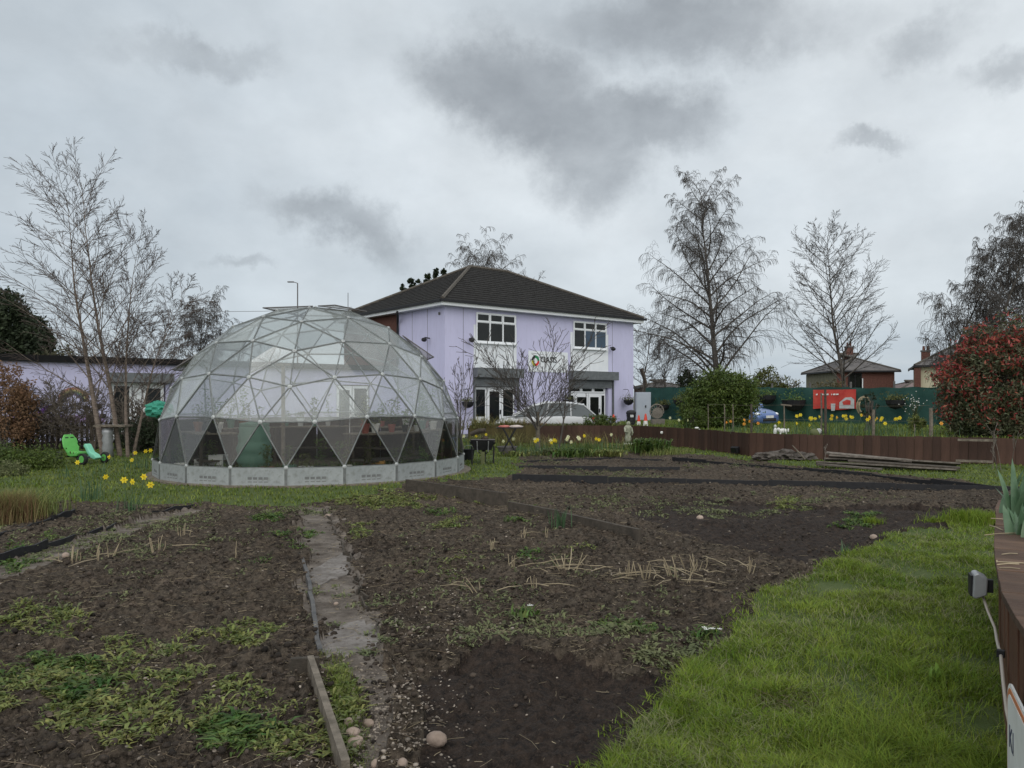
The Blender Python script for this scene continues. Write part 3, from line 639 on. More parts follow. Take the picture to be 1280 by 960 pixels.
# ------------------------------------------------------------------ geodesic dome
DC = Vector((-4.39, 17.2, 0)); DR = 3.3; DB = .37
def dome_nodes():
    t = math.sqrt(.2); top = Vector((0, 0, 1)); off = math.radians(-84.7)
    c2 = math.sqrt(.8)
    U = [Vector((c2 * math.cos(off + k * 2 * PI / 5), c2 * math.sin(off + k * 2 * PI / 5), t)) for k in range(5)]
    Lw = [Vector((c2 * math.cos(off + (k + .5) * 2 * PI / 5), c2 * math.sin(off + (k + .5) * 2 * PI / 5), -t)) for k in range(5)]
    tri = []
    for k in range(5):
        k2 = (k + 1) % 5; tri += [(top, U[k], U[k2]), (U[k], Lw[k], U[k2]), (U[k2], Lw[k], Lw[k2])]
    vs, key, fs = [], {}, []
    def vid(v):
        v = v.normalized(); q = (round(v.x, 3) + 0., round(v.y, 3) + 0., round(v.z, 3) + 0.)
        if q not in key: key[q] = len(vs); vs.append(v)
        return key[q]
    n = 4
    for A, B, C in tri:
        g = {}
        for i in range(n + 1):
            for j in range(n + 1 - i): g[i, j] = vid(A + (B - A) * i / n + (C - A) * j / n)
        for i in range(n):
            for j in range(n - i):
                fs.append((g[i, j], g[i + 1, j], g[i, j + 1]))
                if i + j < n - 1: fs.append((g[i + 1, j], g[i + 1, j + 1], g[i, j + 1]))
    fs = [f for f in fs if all(vs[i].z > -.01 for i in f)]
    return vs, fs
nv, nf = dome_nodes()
dome = thing('geodesic_dome', 'glass geodesic dome greenhouse with triangular panes on a grey base wall', 'greenhouse', DC)
W = [DC + Vector((v.x * DR, v.y * DR, v.z * DR + DB)) for v in nv]
used = sorted({i for f in nf for i in f}); edges = sorted({tuple(sorted((f[a], f[(a + 1) % 3]))) for f in nf for a in range(3)})
print('dome', len(used), len(edges), len(nf), len(set(tuple(sorted(f)) for f in nf)))
cenT = DC + Vector((0, 0, DB))
openv = []
for f in nf:
    P = [W[i] for i in f]; c = (P[0] + P[1] + P[2]) / 3; nrm = (P[1] - P[0]).cross(P[2] - P[0]).normalized()
    if nrm.dot(c - cenT) < 0: P = [P[0], P[2], P[1]]; nrm = -nrm
    zc = c.z - DB
    low = zc < DR * .27 
    up = low and sum(abs(p.z - DB) < .05 for p in P) == 2
    mt = (paneLM if up else paneDM) if low else paneM
    Q = [c + (p - c) * .955 for p in P]; vs = [q + nrm * .006 for q in Q] + [q - nrm * .004 for q in Q]
    b = MB(); b.add(vs, [(0, 1, 2), (5, 4, 3), (0, 3, 4, 1), (1, 4, 5, 2), (2, 5, 3, 0)]); b.build('pane', mt, dome, True)
for a, c in edges:
    d = (W[c] - W[a]); n_ = ((W[a] + W[c]) / 2 - cenT).normalized(); s = d.cross(n_).normalized()
    vs = []; e = d.normalized() * .03
    for p in (W[a] + e, W[c] - e):
        for (u_, h_) in ((-.010, -.022), (.010, -.022), (.010, .010), (-.010, .010)): vs.append(p + s * u_ + n_ * h_)
    b = MB(); b.add(vs, [(0, 3, 2, 1), (4, 5, 6, 7)] + [(k, (k + 1) % 4, 4 + (k + 1) % 4, 4 + k) for k in range(4)]); b.build('strut', galvM, dome, True)
hubme = None
for i in used:
    n_ = (W[i] - cenT).normalized(); q = n_.to_track_quat('Z', 'Y').to_matrix().to_4x4()
    if hubme is None: hubme = MB().lathe([(.036, -.03), (.040, .0), (.040, .014), (.018, .022), (.015, .03)], n=10).build('hub', hubM).data; bpy.data.objects.remove(bpy.data.objects['hub'])
    o = link('hub', hubme, None, dome, True); o.matrix_basis = Matrix.Translation(W[i]) @ q
M('vent_grey', (.13, .135, .135), (.17, .175, .17), 5, .8)
base = sorted([i for i in used if abs(nv[i].z) < .02], key=lambda i: math.atan2(nv[i].y, nv[i].x))
for j, i in enumerate(base):
    p, q = W[i], W[base[(j + 1) % len(base)]]; m_ = (p + q) / 2; L_ = (q - p).length; ang = math.atan2(q.y - p.y, q.x - p.x); n_ = Vector((m_.x - DC.x, m_.y - DC.y, 0)).normalized()
    o = MB().box((0, 0, 0), (L_ - .012, .03, DB + .06)).build('base_panel', basegalvM, dome, True); o.matrix_basis = Matrix.Translation((m_.x, m_.y, DB / 2 - .035)) @ Matrix.Rotation(ang, 4, 'Z')
    b = MB()
    for k in range(4): b.box((-.15 + .1 * k, 0, .03), (.075, .012, .045)); b.box((-.15 + .1 * k, 0, -.035), (.075, .012, .014))
    s = b.build('vent_slots', MATS['vent_grey'], None); s.parent = o; s.location = (n_ @ Vector((0, 0, 0)), 0, 0)
    sg = 1 if (Matrix.Rotation(ang, 3, 'Z') @ Vector((0, 1, 0))).dot(n_) > 0 else -1
    s.location = (0, sg * .012, 0)
    o2 = MB().box((p.x, p.y, DB / 2 - .03), (.035, .05, DB + .06), math.atan2(p.y - DC.y, p.x - DC.x)).build('base_post', galvM, dome, True)
b = MB()
for k in range(60):
    a0, a1 = 2 * PI * k / 60, 2 * PI * (k + 1) / 60
    P = [(DC.x + r * math.cos(a), DC.y + r * math.sin(a)) for a, r in ((a0, 3.2), (a1, 3.2), (a1, 3.47), (a0, 3.47))]; b.slab(P, -.1, .052)
b.build('kerb', edgeM, dome, True)
tag(MB().lathe([(3.24, 0), (3.24, .09)], (DC.x, DC.y, 0), 40).build('dome_floor', soilM), kind='structure')
# open roof vents
for az, th0, side in ((math.radians(168), .0, 0), (math.radians(-20), .0, 1), (math.radians(160), .55, 2), (math.radians(185), .75, 3), (math.radians(5), .62, 4)):
    if side == 4: az += .15
    rr = DR + .03
    def sp(a, t): return DC + Vector((rr * math.sin(t) * math.cos(a), rr * math.sin(t) * math.sin(a), rr * math.cos(t) + DB))
    if th0 == 0: P = [sp(az, .02), sp(az - .62, .34), sp(az + .62, .34)]; lift = .10
    else: P = [sp(az, th0), sp(az - .22, th0 + .26), sp(az + .22, th0 + .26)]; lift = .10 if side == 4 else .17
    n_ = (sum(P, Vector()) / 3 - cenT).normalized(); P = [P[0], P[1] + n_ * lift, P[2] + n_ * lift]
    t_ = n_ * .012; b = MB(); b.add([p + t_ for p in P] + [p - t_ for p in P], [(0, 1, 2), (5, 4, 3), (0, 3, 4, 1), (1, 4, 5, 2), (2, 5, 3, 0)]); v_ = b.build('roof_vent', paneDM, dome, True)
    fr = MB()
    for k in range(3): fr.tube([P[k], P[(k + 1) % 3]], .013, 4)
    fo = fr.build('vent_frame', slateM, None); fo.parent = v_
# ---- inside the dome: benches, water butt, crates, pots
def bench(cx, cy, L_, rz, label, skirt=True):
    t = thing('potting_bench', label, 'bench', (cx, cy, .09), rz, 'benches inside the dome')
    for k in range(4): MB().box((0, -.3 + .2 * k, .84), (L_, .18, .025)).build('slat', edgeM, t)
    for sx in (-1, 1):
        for sy in (-1, 1): MB().box((sx * (L_ / 2 - .06), sy * .32, .415), (.05, .05, .83)).build('leg', dkedgeM, t)
    if skirt: MB().box((0, 0, .3), (L_ - .1, .6, .03)).build('lower_shelf', dkedgeM, t)
    return t
bn = []
names_b = ['left rear', 'rear', 'right rear', 'right', 'front left', 'front right']
for k, (az, r) in enumerate(((150, 2.45), (105, 2.5), (60, 2.45), (15, 2.4), (215, 2.3), (-38, 2.35))):
    a = math.radians(az); c = DC + Vector((math.cos(a) * r, math.sin(a) * r, 0)); bn.append((c, a + PI / 2, 1.7))
    bench(c.x, c.y, 1.7, a + PI / 2, 'wooden slatted bench at the %s of the dome interior' % names_b[k])
t = thing('water_butt', 'dark green ribbed water butt inside the dome by its front left panes', 'water butt', (D(318, 15.3).x, 15.3, .09))
pr = [(.27, 0)] + [(.30 + .02 * math.sin(k * 2.1) + (.03 if 3 < k < 9 else 0), .08 * k) for k in range(1, 13)] + [(.26, 1.02)]
MB().lathe([(r, z) for r, z in pr], n=20).build('barrel', waterbuttM, t, smooth=True); MB().lathe([(.29, 1.0), (.29, 1.05), (.1, 1.08)], n=20).build('lid', waterbuttM, t)
def crate(px, d, z, s, label, mat=crateM):
    t = thing('storage_crate', label, 'crate', (D(px, d).x, d, z))
    for sx in (-1, 1): MB().box((sx * s[0] / 2, 0, s[2] / 2), (.015, s[1], s[2])).build('side', mat, t); 
    for sy in (-1, 1):
        for k in range(4): MB().box((0, sy * s[1] / 2, s[2] * (k + .5) / 4), (s[0] - .016, .012, s[2] / 4 - .012)).build('slat', mat, t)
    MB().box((0, 0, .006), (s[0] - .02, s[1] - .02, .012)).build('bottom', mat, t)
crate(256, 15.6, .09, (.3, .3, .32), 'pale crate left of the water butt inside the dome')
crate(273, 15.4, .09, (.27, .3, .42), 'taller pale slatted crate beside the water butt')
crate(472, 15.3, .12, (.28, .25, .28), 'orange wicker basket low inside the dome front right', M('wicker', (.42, .22, .06), (.5, .3, .1), 20, .8))
b = MB(); rg = random.Random(4)
o = thing('draped_cloth', 'brown cloth hanging in folds left of the green water butt', 'cloth', (D(285, 15.9).x, 15.9, .09))
vs = [];
for i in range(13):
    for j in range(7): vs.append((-.42 + i * .07, .06 * math.sin(i * 1.4 + j * .2) * (1 + j * .1), 1.0 - j * .14 - .10 * math.sin(i * .26)))
c_ = MB().add(vs + [(x, y + .01, z) for x, y, z in vs], [(i * 7 + j, i * 7 + j + 1, i * 7 + j + 8, i * 7 + j + 7) for i in range(12) for j in range(6)] + [(91 + i * 7 + j + 7, 91 + i * 7 + j + 8, 91 + i * 7 + j + 1, 91 + i * 7 + j) for i in range(12) for j in range(6)]).build('cloth', hessM, o, smooth=True)
M('faded_red', (.22, .07, .06), (.30, .11, .09), 8, .8)
potcol = [('terracotta', potM), ('white', wpaintM), ('black', blackM), ('green', waterbuttM), ('red', MATS['faded_red']), ('grey', crateM)]
rg = random.Random(9)
def potted(p, i, col, mat, h=.16):
    t = thing('plant_pot', '', 'plant pot', p, rg.uniform(0, 6), 'plant pots on the dome benches')
    MB().lathe([(h * .32, 0), (h * .45, h * .8), (h * .5, h * .8), (h * .5, h), (h * .42, h * .93)], n=12).build('pot', mat, t)
    n = rg.randint(40, 110); hh = rg.uniform(.15, .75); b = MB()
    for k in range(n):
        a = rg.uniform(0, 6.28); r_ = rg.uniform(0, .13); z = h + rg.uniform(0, hh); s = rg.uniform(.025, .05); c = Vector((math.cos(a) * r_, math.sin(a) * r_, z)); u_ = Vector((rg.uniform(-1, 1), rg.uniform(-1, 1), rg.uniform(-.5, 1))).normalized(); w_ = u_.orthogonal().normalized()
        b.add([c - u_ * s, c + w_ * s * .4, c + u_ * s, c - w_ * s * .4], [(0, 1, 2, 3)])
    b.tube([(0, 0, h * .9), (rg.uniform(-.02, .02), 0, h + hh * .6)], .005, 4)
    b.build('foliage', rg.choice([greenleafM, weedgM, oliveM]), t)
    return t
places = ['left end', 'left side', 'middle', 'right side', 'right end']
for k, (c, rz, L_) in enumerate(bn):
    for j in range(5):
        u_ = -.68 + .34 * j; p = c + Vector((math.cos(rz) * u_, math.sin(rz) * u_, .09 + .8525)) + Vector((math.cos(rz + PI / 2), math.sin(rz + PI / 2), 0)) * rg.uniform(-.15, .15)
        cn, cm = potcol[(k * 2 + j * 3 + rg.randint(0, 1)) % 6]
        t = potted(p, j, cn, cm, rg.uniform(.13, .22)); t['label'] = '%s pot with leafy plant on the %s of the %s dome bench' % (cn, places[j], names_b[k])
cold = thing('wooden_post', 'timber centre post standing inside the dome', 'post', (DC.x - .9, DC.y + .6, .09)); MB().box((0, 0, 1.15), (.07, .07, 2.3)).build('post', edgeM, cold); MB().box((0, 0, 2.33), (.3, .06, .05)).build('cross_bar', edgeM, cold)
# things standing on the dome floor just behind the low panes
rg = random.Random(19); ik = 0
spots_ = ['far left', 'left', 'left of centre', 'centre left', 'centre', 'centre right', 'right of centre', 'right', 'far right']
for k, az in enumerate((-2.62, -2.38, -1.62, -1.38, -1.18, -.98, -.72, -.5, -.28)):
    for row, r_ in ((0, 2.95), (1, 2.45)):
        p = DC + Vector((math.cos(az + row * .1) * r_, math.sin(az + row * .1) * r_, .09)); cn, cm = potcol[(k * 5 + row * 3 + 2) % 6]
        t = potted(p, k, cn, cm, rg.uniform(.16, .30)); t['label'] = '%s floor pot with leaves at the %s of the dome, %s row' % (cn, spots_[k], ('front', 'second')[row]); t['group'] = 'pots on the dome floor'
b = MB()
for k in range(13):
    a0 = math.radians(8 + 16 * k); a1 = math.radians(8 + 16 * (k + 1) - .6); P = [(DC.x + r_ * math.cos(a), DC.y + r_ * math.sin(a)) for a, r_ in ((a0, 3.02), (a1, 3.02), (a1, 3.05), (a0, 3.05))]; MB().slab(P, .1, 1.16).build('lining_board', hessM, dome, True)
# leafy ground plants inside the dome (seen low at the right)
rngp = np.random.default_rng(8); n = 1500; a = rngp.uniform(-2.6, .3, n); r_ = rngp.uniform(1.6, 3.0, n); x = DC.x + np.cos(a) * r_; y = DC.y + np.sin(a) * r_
o = blades('dome_plants', weedgM, x, y, np.full(n, .09), .28, .03, .6, 9); tag(o, 'leafy plants growing low inside the dome', 'plants')
# ------------------------------------------------------------------ buildings
FA = math.atan2(.628, .778)
BC = Vector((-2.93, 33.6, 0))
hall = thing('lilac_building', 'two storey lilac rendered building with dark hipped tile roof', 'building', BC, FA)
def bx(name, a, c, mat, parent): return MB().box2(a, c).build(name, mat, parent)
BW, BD, ZE = 12.12, 9.6, 5.9
def window3(parent, x0, x1, z0, z1, y=0.0, toplights=True, blue=False, cols=3, name='window'):
    fr = bx(name, (x0, y - .05, z0), (x1, y + .02, z1), upvcM, parent); w = (x1 - x0) / cols; zt = z1 - (z1 - z0) * .30
    for k in range(cols):
        a, c = x0 + k * w + .045, x0 + (k + 1) * w - .045
        if toplights:
            bx('pane', (a + .03, y - .062, zt + .05), (c - .03, y - .04, z1 - .09), windM, fr)
            for e in ((a, zt - .0, c, zt + .045),): bx('frame', (e[0], y - .075, e[1] - .03), (e[2], y - .045, e[3]), upvcM, fr)
            bx('pane', (a, y - .062, z0 + .09), (c, y - .04, zt - .06), blueM if blue and k > 0 else windM, fr)
        else: bx('pane', (a, y - .062, z0 + .09), (c, y - .04, z1 - .09), windM, fr)
    for k in range(cols + 1):
        xx = x0 + k * w; bx('mullion', (xx - .025, y - .085, z0 + .01), (xx + .025, y - .05, z1 - .01), upvcM, fr)
    bx('sill', (x0 - .05, y - .14, z0 - .05), (x1 + .05, y + .0, z0), upvcM, fr)
    return fr
# front wall as panels: lilac, white, lilac, white, lilac
for a, c, m_ in ((0, .98, lilacM), (.985, 1.55, lilacM), (4.05, 5.7, lilacM), (5.705, 7.5, lilacM), (10.2, BW, lilacM)): bx('wall', (a, 0, -.2), (c, .25, ZE - .15), m_, hall)
for a, c in ((1.555, 4.045), (7.505, 10.195)):
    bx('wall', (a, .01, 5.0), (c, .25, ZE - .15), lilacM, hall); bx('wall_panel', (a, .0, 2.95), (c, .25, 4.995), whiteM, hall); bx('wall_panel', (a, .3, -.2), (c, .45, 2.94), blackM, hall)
    for k in (.5,): bx('panel_joint', (a + (c - a) * k - .01, -.006, 2.96), (a + (c - a) * k + .01, .0, 4.15), crateM, hall)
bx('wall', (0, .255, -.2), (.25, 3.97, ZE - .15), lilacM, hall); bx('brick_wall', (.0, 3.975, -.2), (.25, BD, ZE - .15), brickM, hall)
bx('wall', (BW - .25, .255, -.2), (BW, BD, ZE - .15), lilacM, hall); bx('brick_wall', (.255, BD - .25, -.2), (BW - .255, BD, ZE - .15), brickM, hall)
for yy in (1.4, 2.7): bx('wall_joint', (-.006, yy - .01, 0), (.0, yy + .01, ZE - .2), slateM, hall)
for xx in (.98, 10.5): bx('wall_joint', (xx - .008, -.006, 2), (xx + .008, .0, ZE - .2), slateM, hall)
window3(hall, 1.68, 3.93, 4.2, 5.56); window3(hall, 7.68, 9.98, 4.2, 5.56, blue=True)
sg = bx('sign_board', (4.75, -.03, 2.95), (7.3, -.004, 3.95), whiteM, hall)
# OASIS logo ring and letters
ring = MB(); 
def ring_part(a0, a1, mt, nm='logo_arc'):
    b = MB(); P = []
    for k in range(9): a = math.radians(a0 + (a1 - a0) * k / 8); P.append((5.18 + .24 * math.cos(a), 3.48 + .26 * math.sin(a)))
    for k in range(8, -1, -1): a = math.radians(a0 + (a1 - a0) * k / 8); P.append((5.18 + .13 * math.cos(a), 3.48 + .14 * math.sin(a)))
    b.prism(P, -.045, -.031); b.build(nm, mt, sg)
ring_part(0, 95, M('logo_green', (.02, .25, .09))); ring_part(97, 178, blackM); ring_part(180, 265, M('logo_yellow', (.65, .6, .05))); ring_part(267, 358, M('logo_red', (.6, .04, .04)))
def text(name, body, size, mat, parent, loc, rot, depth=.01, ws=False, bold=.0):
    cu = bpy.data.curves.new('t', 'FONT'); cu.body = body; cu.size = size; cu.extrude = depth; cu.offset = bold; cu.resolution_u = 3
    o = bpy.data.objects.new('t', cu); COL.objects.link(o); bpy.context.view_layer.update()
    me = bpy.data.meshes.new_from_object(o.evaluated_get(bpy.context.evaluated_depsgraph_get())); me.materials.clear()
    bpy.data.objects.remove(o); q = link(name, me, mat, parent, ws); q.location = loc; q.rotation_euler = rot; return q
text('lettering', 'OASIS', .40, blackM, sg, (5.50, -.035, 3.42), (PI / 2, 0, 0), .005, bold=.006)
text('lettering', 'ACADEMY', .11, slateM, sg, (5.52, -.035, 3.24), (PI / 2, 0, 0), .004) if False else None
# shutter boxes
for a, c in ((1.5, 4.2), (7.35, 10.6)):
    bx('shutter_box', (a, -.38, 2.62), (c, -.002, 3.05), shutM, hall)
    for k in range(5): bx('shutter_slat', (a + .1, -.08 - .004 * k, 2.22 + .08 * k), (c - .2 if c > 8 else c - .08, -.03, 2.295 + .08 * k), shutM, hall)
    for xx in (a + .02, c - .14): bx('shutter_rail', (xx, -.1, 0), (xx + .07, .28, 2.61), shutM, hall)
def glazed_bay(x0, x1, z0, z1, y, parent, low=.85, name='window'):
    fr = bx(name, (x0, y, z0), (x1, y + .06, z1), upvcM, parent); bx('pane', (x0 + .09, y - .012, low), (x1 - .09, y + .01, z1 - .12), windM, fr); return fr
def door(x0, x1, z1, y, parent, name='door'):
    fr = bx(name, (x0, y - .02, 0), (x1, y + .05, z1), upvcM, parent); bx('pane', (x0 + .12, y - .034, .55), (x1 - .12, y - .01, z1 - .2), windM, fr)
    bx('handle', (x1 - .09, y - .08, .95), (x1 - .05, y - .021, 1.15), blackM, fr); return fr
y_ = .12
glazed_bay(1.68, 2.36, 0, 2.2, y_, hall); door(2.4, 3.2, 2.2, y_, hall); glazed_bay(3.24, 4.0, 0, 2.2, y_, hall)
glazed_bay(7.5, 7.9, 0, 1.95, y_, hall); door(7.93, 8.83, 1.95, y_, hall); door(8.86, 9.7, 1.95, y_, hall); glazed_bay(9.73, 10.1, 0, 1.95, y_, hall)
f_ = bx('toplight', (7.5, y_, 1.97), (10.1, y_ + .06, 2.25), upvcM, hall)
for k in range(3): bx('pane', (7.6 + .85 * k, y_ - .01, 2.04), (8.25 + .85 * k, y_ + .02, 2.18), windM, f_)
# lamps, baskets, drainpipe
for (x0, y0, z0, sx) in ((1.3, -.02, 4.22, 0), (10.33, -.02, 4.2, 0), (-.02, 1.2, 4.25, 1)):
    lp = MB(); a = Vector((x0, y0, z0 + .12)); lp.tube([a, a + (Vector((-.25, 0, .02)) if sx else Vector((0, -.22, .02)))], .03, 6)
    lp.ico(a + (Vector((-.3, -.02, -.08)) if sx else Vector((-.05, -.26, -.08))), (.13, .13, .10), 1); lp.build('wall_lamp', blackM, hall)
bx('wall_light', (-.05, .35, 5.35), (0, .45, 5.47), slateM, hall)
dp = MB(); dp.tube([(-.45, 3.3, 5.72), (-.3, 3.5, 5.5), (-.1, 3.85, 5.35), (-.08, 3.9, 5.0), (-.08, 3.9, 3.3)], .055, 8); dp.build('drainpipe', blackM, hall, smooth=True)
def hanging_basket(p, label, s=.28, parent=None, hook=True, flowers=None, rz=0):
    t = thing('hanging_basket', label, 'hanging basket', p, rz, 'hanging baskets of plants')
    MB().lathe([(.02, -s), (s * .55, -s * .85), (s * .9, -s * .45), (s, 0), (s * .93, 0)], n=12).build('basket', blackM, t)
    rgb = random.Random(int(p[0] * 100)); b = MB()
    for k in range(170):
        v = Vector((rgb.gauss(0, .5), rgb.gauss(0, .5), abs(rgb.gauss(0, .35)))) * s * 1.1; u_ = Vector((rgb.uniform(-1, 1), rgb.uniform(-1, 1), rgb.uniform(-1, 1))).normalized(); w_ = u_.orthogonal().normalized(); q = .05
        b.add([v - u_ * q, v + w_ * q * .45, v + u_ * q, v - w_ * q * .45], [(0, 1, 2, 3)])
    b.build('foliage', oliveM if s < .4 else weedgM, t)
    if hook:
        for k in range(3): a = k * 2.09; MB().tube([(math.cos(a) * s * .9, math.sin(a) * s * .9, 0), (0, 0, .5)], .006, 4).build('chain', slateM, t)
        MB().tube([(0, 0, .5), (-.02, .05, .56), (0, .36, .56)], .014, 5).build('bracket', blackM, t)
    return t
def hb(x): return hall.matrix_basis @ x
Rz = Matrix.Translation(BC) @ Matrix.Rotation(FA, 4, 'Z')
for (x0, z0, lb) in ((.95, 1.52, 'round hanging basket on the lilac wall left of the first door'), (7.0, 1.62, 'hanging basket on the wall between the two shuttered doors'), (11.3, 1.6, 'hanging basket at the right end of the lilac wall')):
    hanging_basket(Rz @ Vector((x0, -.4, z0)), lb, rz=FA)
# roof
OV = .4
def roof(parent, x0, x1, y0, y1, ze, rise, mat, courses=17, name='roof', cap=hipM):
    b = MB(); w, d = x1 - x0, y1 - y0; m_ = d / 2
    A = [(x0, y0), (x1, y0), (x1, y1), (x0, y1)]; R0 = (x0 + m_, y0 + m_); R1 = (x1 - m_, y0 + m_)
    tops = [(R0, R1), (R1, R1), (R1, R0), (R0, R0)]
    for s in range(4):
        p, q = A[s], A[(s + 1) % 4]; tp, tq = tops[s]
        nx, ny = (tp[0] + tq[0]) / 2 - (p[0] + q[0]) / 2, (tp[1] + tq[1]) / 2 - (p[1] + q[1]) / 2; L_ = math.hypot(nx, ny); nn = Vector((-nx / L_, -ny / L_, 0)) * .018
        for k in range(courses):
            t0, t1 = k / courses, (k + 1) / courses
            def pt(a, c, t, up=0): return Vector((a[0] + (c[0] - a[0]) * t, a[1] + (c[1] - a[1]) * t, ze + rise * t + up))
            lip = .035
            a1, a2, a3, a4 = pt(p, tp, t0, lip) + nn, pt(q, tq, t0, lip) + nn, pt(q, tq, t1, .004), pt(p, tp, t1, .004)
            b.add([a1, a2, a3, a4, a1 - Vector((0, 0, lip + .01)) , a2 - Vector((0, 0, lip + .01))], [(0, 1, 2, 3), (4, 5, 1, 0)])
    b.add([(x0, y0, ze - .01), (x1, y0, ze - .01), (x1, y1, ze - .01), (x0, y1, ze - .01)], [(0, 3, 2, 1)])
    r = b.build(name, mat, parent)
    if cap:
        H = MB(); zt = ze + rise + .04
        for c_, e in zip(A, (R0, R1, R1, R0)): H.tube([(c_[0], c_[1], ze + .05), (e[0], e[1], zt)], .09, 6)
        H.tube([(R0[0] - .05, R0[1], zt), (R1[0] + .05, R1[1], zt)], .10, 6); H.build('ridge_tiles', cap, r)
    return r
roof(hall, -OV, BW + OV, -OV, BD + OV, ZE + .03, 2.62, tileM, 18)
for a, c in (((-OV + .02, -OV, ZE - .2), (BW + OV - .02, -OV + .03, ZE + .0)), ((-OV, -OV + .031, ZE - .2), (-OV + .03, BD + OV, ZE + .0)), ((BW + OV - .03, -OV + .031, ZE - .2), (BW + OV, BD + OV, ZE))): bx('fascia', a, c, upvcM, hall)
bx('soffit', (-OV + .031, -OV + .031, ZE - .19), (BW + OV - .031, BD + OV - .031, ZE - .155), upvcM, hall)
bx('gutter', (-OV - .1, -OV - .12, ZE - .06), (BW + OV + .1, -OV - .005, ZE + .05), blackM, hall); bx('gutter', (-OV - .12, -OV - .0, ZE - .06), (-OV - .005, BD + OV, ZE + .05), blackM, hall)

# low flat roofed wing at the left
LC = Vector((-17.4, 27.0, 0)); wing = thing('flat_roof_wing', 'long single storey lilac wing with black flat roof fascia', 'building', LC, FA)
WX1 = 15.35
for a, c in ((-9, 3.0), (4.95, 12.2), (13.9, WX1)): bx('wall', (a, 0, -.2), (c, .25, 2.98), lilacM, wing)
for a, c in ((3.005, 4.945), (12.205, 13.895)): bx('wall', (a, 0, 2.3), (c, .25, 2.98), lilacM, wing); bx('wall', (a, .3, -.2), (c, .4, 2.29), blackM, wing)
bx('wall', (-9, 6, -.2), (11, 6.2, 2.98), lilacM, wing); bx('wall', (-9, .255, -.2), (-8.8, 5.995, 2.98), lilacM, wing)
bx('roof', (-9.2, -.15, 2.985), (15.3, 2.4, 3.12), fasciaM, wing); bx('roof', (-9.2, 2.405, 2.985), (11.5, 6.3, 3.12), fasciaM, wing); bx('fascia', (-9.25, -.2, 2.96), (WX1 - .1, -.152, 3.2), fasciaM, wing)
bx('shutter_box', (2.86, -.35, 2.27), (5.18, -.003, 2.63), shutM, wing)
glazed_bay(3.05, 3.75, 0, 2.25, .1, wing, .7); bx('wall_panel', (3.78, .1, 0), (4.1, .16, 2.25), upvcM, wing); door(4.13, 4.9, 2.25, .1, wing)
door(12.25, 13.0, 2.25, .1, wing); glazed_bay(13.05, 13.85, 0, 2.25, .1, wing)
for xx in (-6.5,): window3(wing, xx - .7, xx + .7, 1.1, 2.2, cols=2)
# painted mural on the wing: rainbow, purple patch and dark leaves
mur = bx('mural_ground', (-2.2, -.006, .75), (2.8, -.001, 1.05), M('mural_pink', (.32, .2, .42), (.38, .3, .5), 2, .8), wing)
for k, c in enumerate(((.5, .12, .05), (.6, .28, .05), (.6, .5, .08), (.1, .3, .12), (.08, .14, .35), (.2, .1, .3))):
    r1 = .52 - .05 * k; P = [(1.77 + r1 * math.cos(a), 1.55 + r1 * math.sin(a)) for a in [PI * q / 10 for q in range(11)]] + [(1.77 + (r1 - .048) * math.cos(a), 1.55 + (r1 - .048) * math.sin(a)) for a in [PI * q / 10 for q in range(10, -1, -1)]]
    MB().prism(P, -.008, -.001).build('rainbow_band', M('mural_band', tuple(v * .45 + .06 for v in c), tuple(v * .3 + .14 for v in c), 9, .8), mur)
MB().prism([(.1, .8), (.5, .8), (1.1, 1.3), (1.15, 1.42), (.95, 1.42)], -.009, -.001).build('purple_shape', M('mural_purple', (.2, .08, .36), None, 1, .8), mur)
MB().prism([(.5, .78), (.58, .78), (1.2, 1.3), (1.5, 1.52), (1.15, 1.5)], -.013, -.010).build('black_shape', blackM, mur)
for i, (a, c) in enumerate(((2.2, 1.3), (2.4, 1.1), (2.6, 1.35), (2.75, 1.0), (2.3, .95), (2.55, .85))):
    MB().prism([(a + .12 * math.cos(q * PI / 4), c + .1 * math.sin(q * PI / 4)) for q in range(8)], -.012, -.001).build('leaf_shape', blackM, mur)

# ------------------------------------------------------------------ fences
FT = .68
fl = [Vector((-1.55, 27.9)), Vector((1.73, 27.7)), Vector((4.2, 27.7)), Vector((5.0, 26.6)), Vector((5.88, 24.6)), Vector((6.6, 21.4)), Vector((7.7, 20.6)), Vector((10, 19.55)), Vector((12.3, 18.45)), Vector((17, 16.4))]
fence = thing('board_fence', 'low dark brown upright board fence holding up the raised bank', 'fence', (fl[0].x, fl[0].y, 0))
bme = MB().box((0, 0, 0), (.196, .026, 1)).build('board', boardM).data; bpy.data.objects.remove(bpy.data.objects['board'])
bme2 = bme.copy(); bme2.materials.clear(); bme2.materials.append(mossboardM)
rg = random.Random(3); ccap = []
for a, c in zip(fl[:-1], fl[1:]):
    L_ = (c - a).length; n = max(1, round(L_ / .2)); ang = math.atan2(c.y - a.y, c.x - a.x)
    for i in range(n):
        p = a.lerp(c, (i + .5) / n); h = FT + .2 + rg.uniform(-.012, .012)
        o = link('board', bme2 if p.x < .9 and p.y > 27 and p.x < 1 else bme, None, fence, True); nn = Vector((-math.sin(ang), math.cos(ang)))
        o.location = (p.x + nn.x * rg.uniform(-.008, .008), p.y + nn.y * rg.uniform(-.008, .008), h / 2 - .2); o.scale = (L_ / n / .2, 1, h); o.rotation_euler = (0, 0, ang)
    m_ = (a + c) / 2; nn = Vector((-math.sin(ang), math.cos(ang))) * (.045)
    MB().box((m_.x + nn.x, m_.y + nn.y, FT - .12), (L_, .045, .07), ang).build('rail', boardM, fence, True)
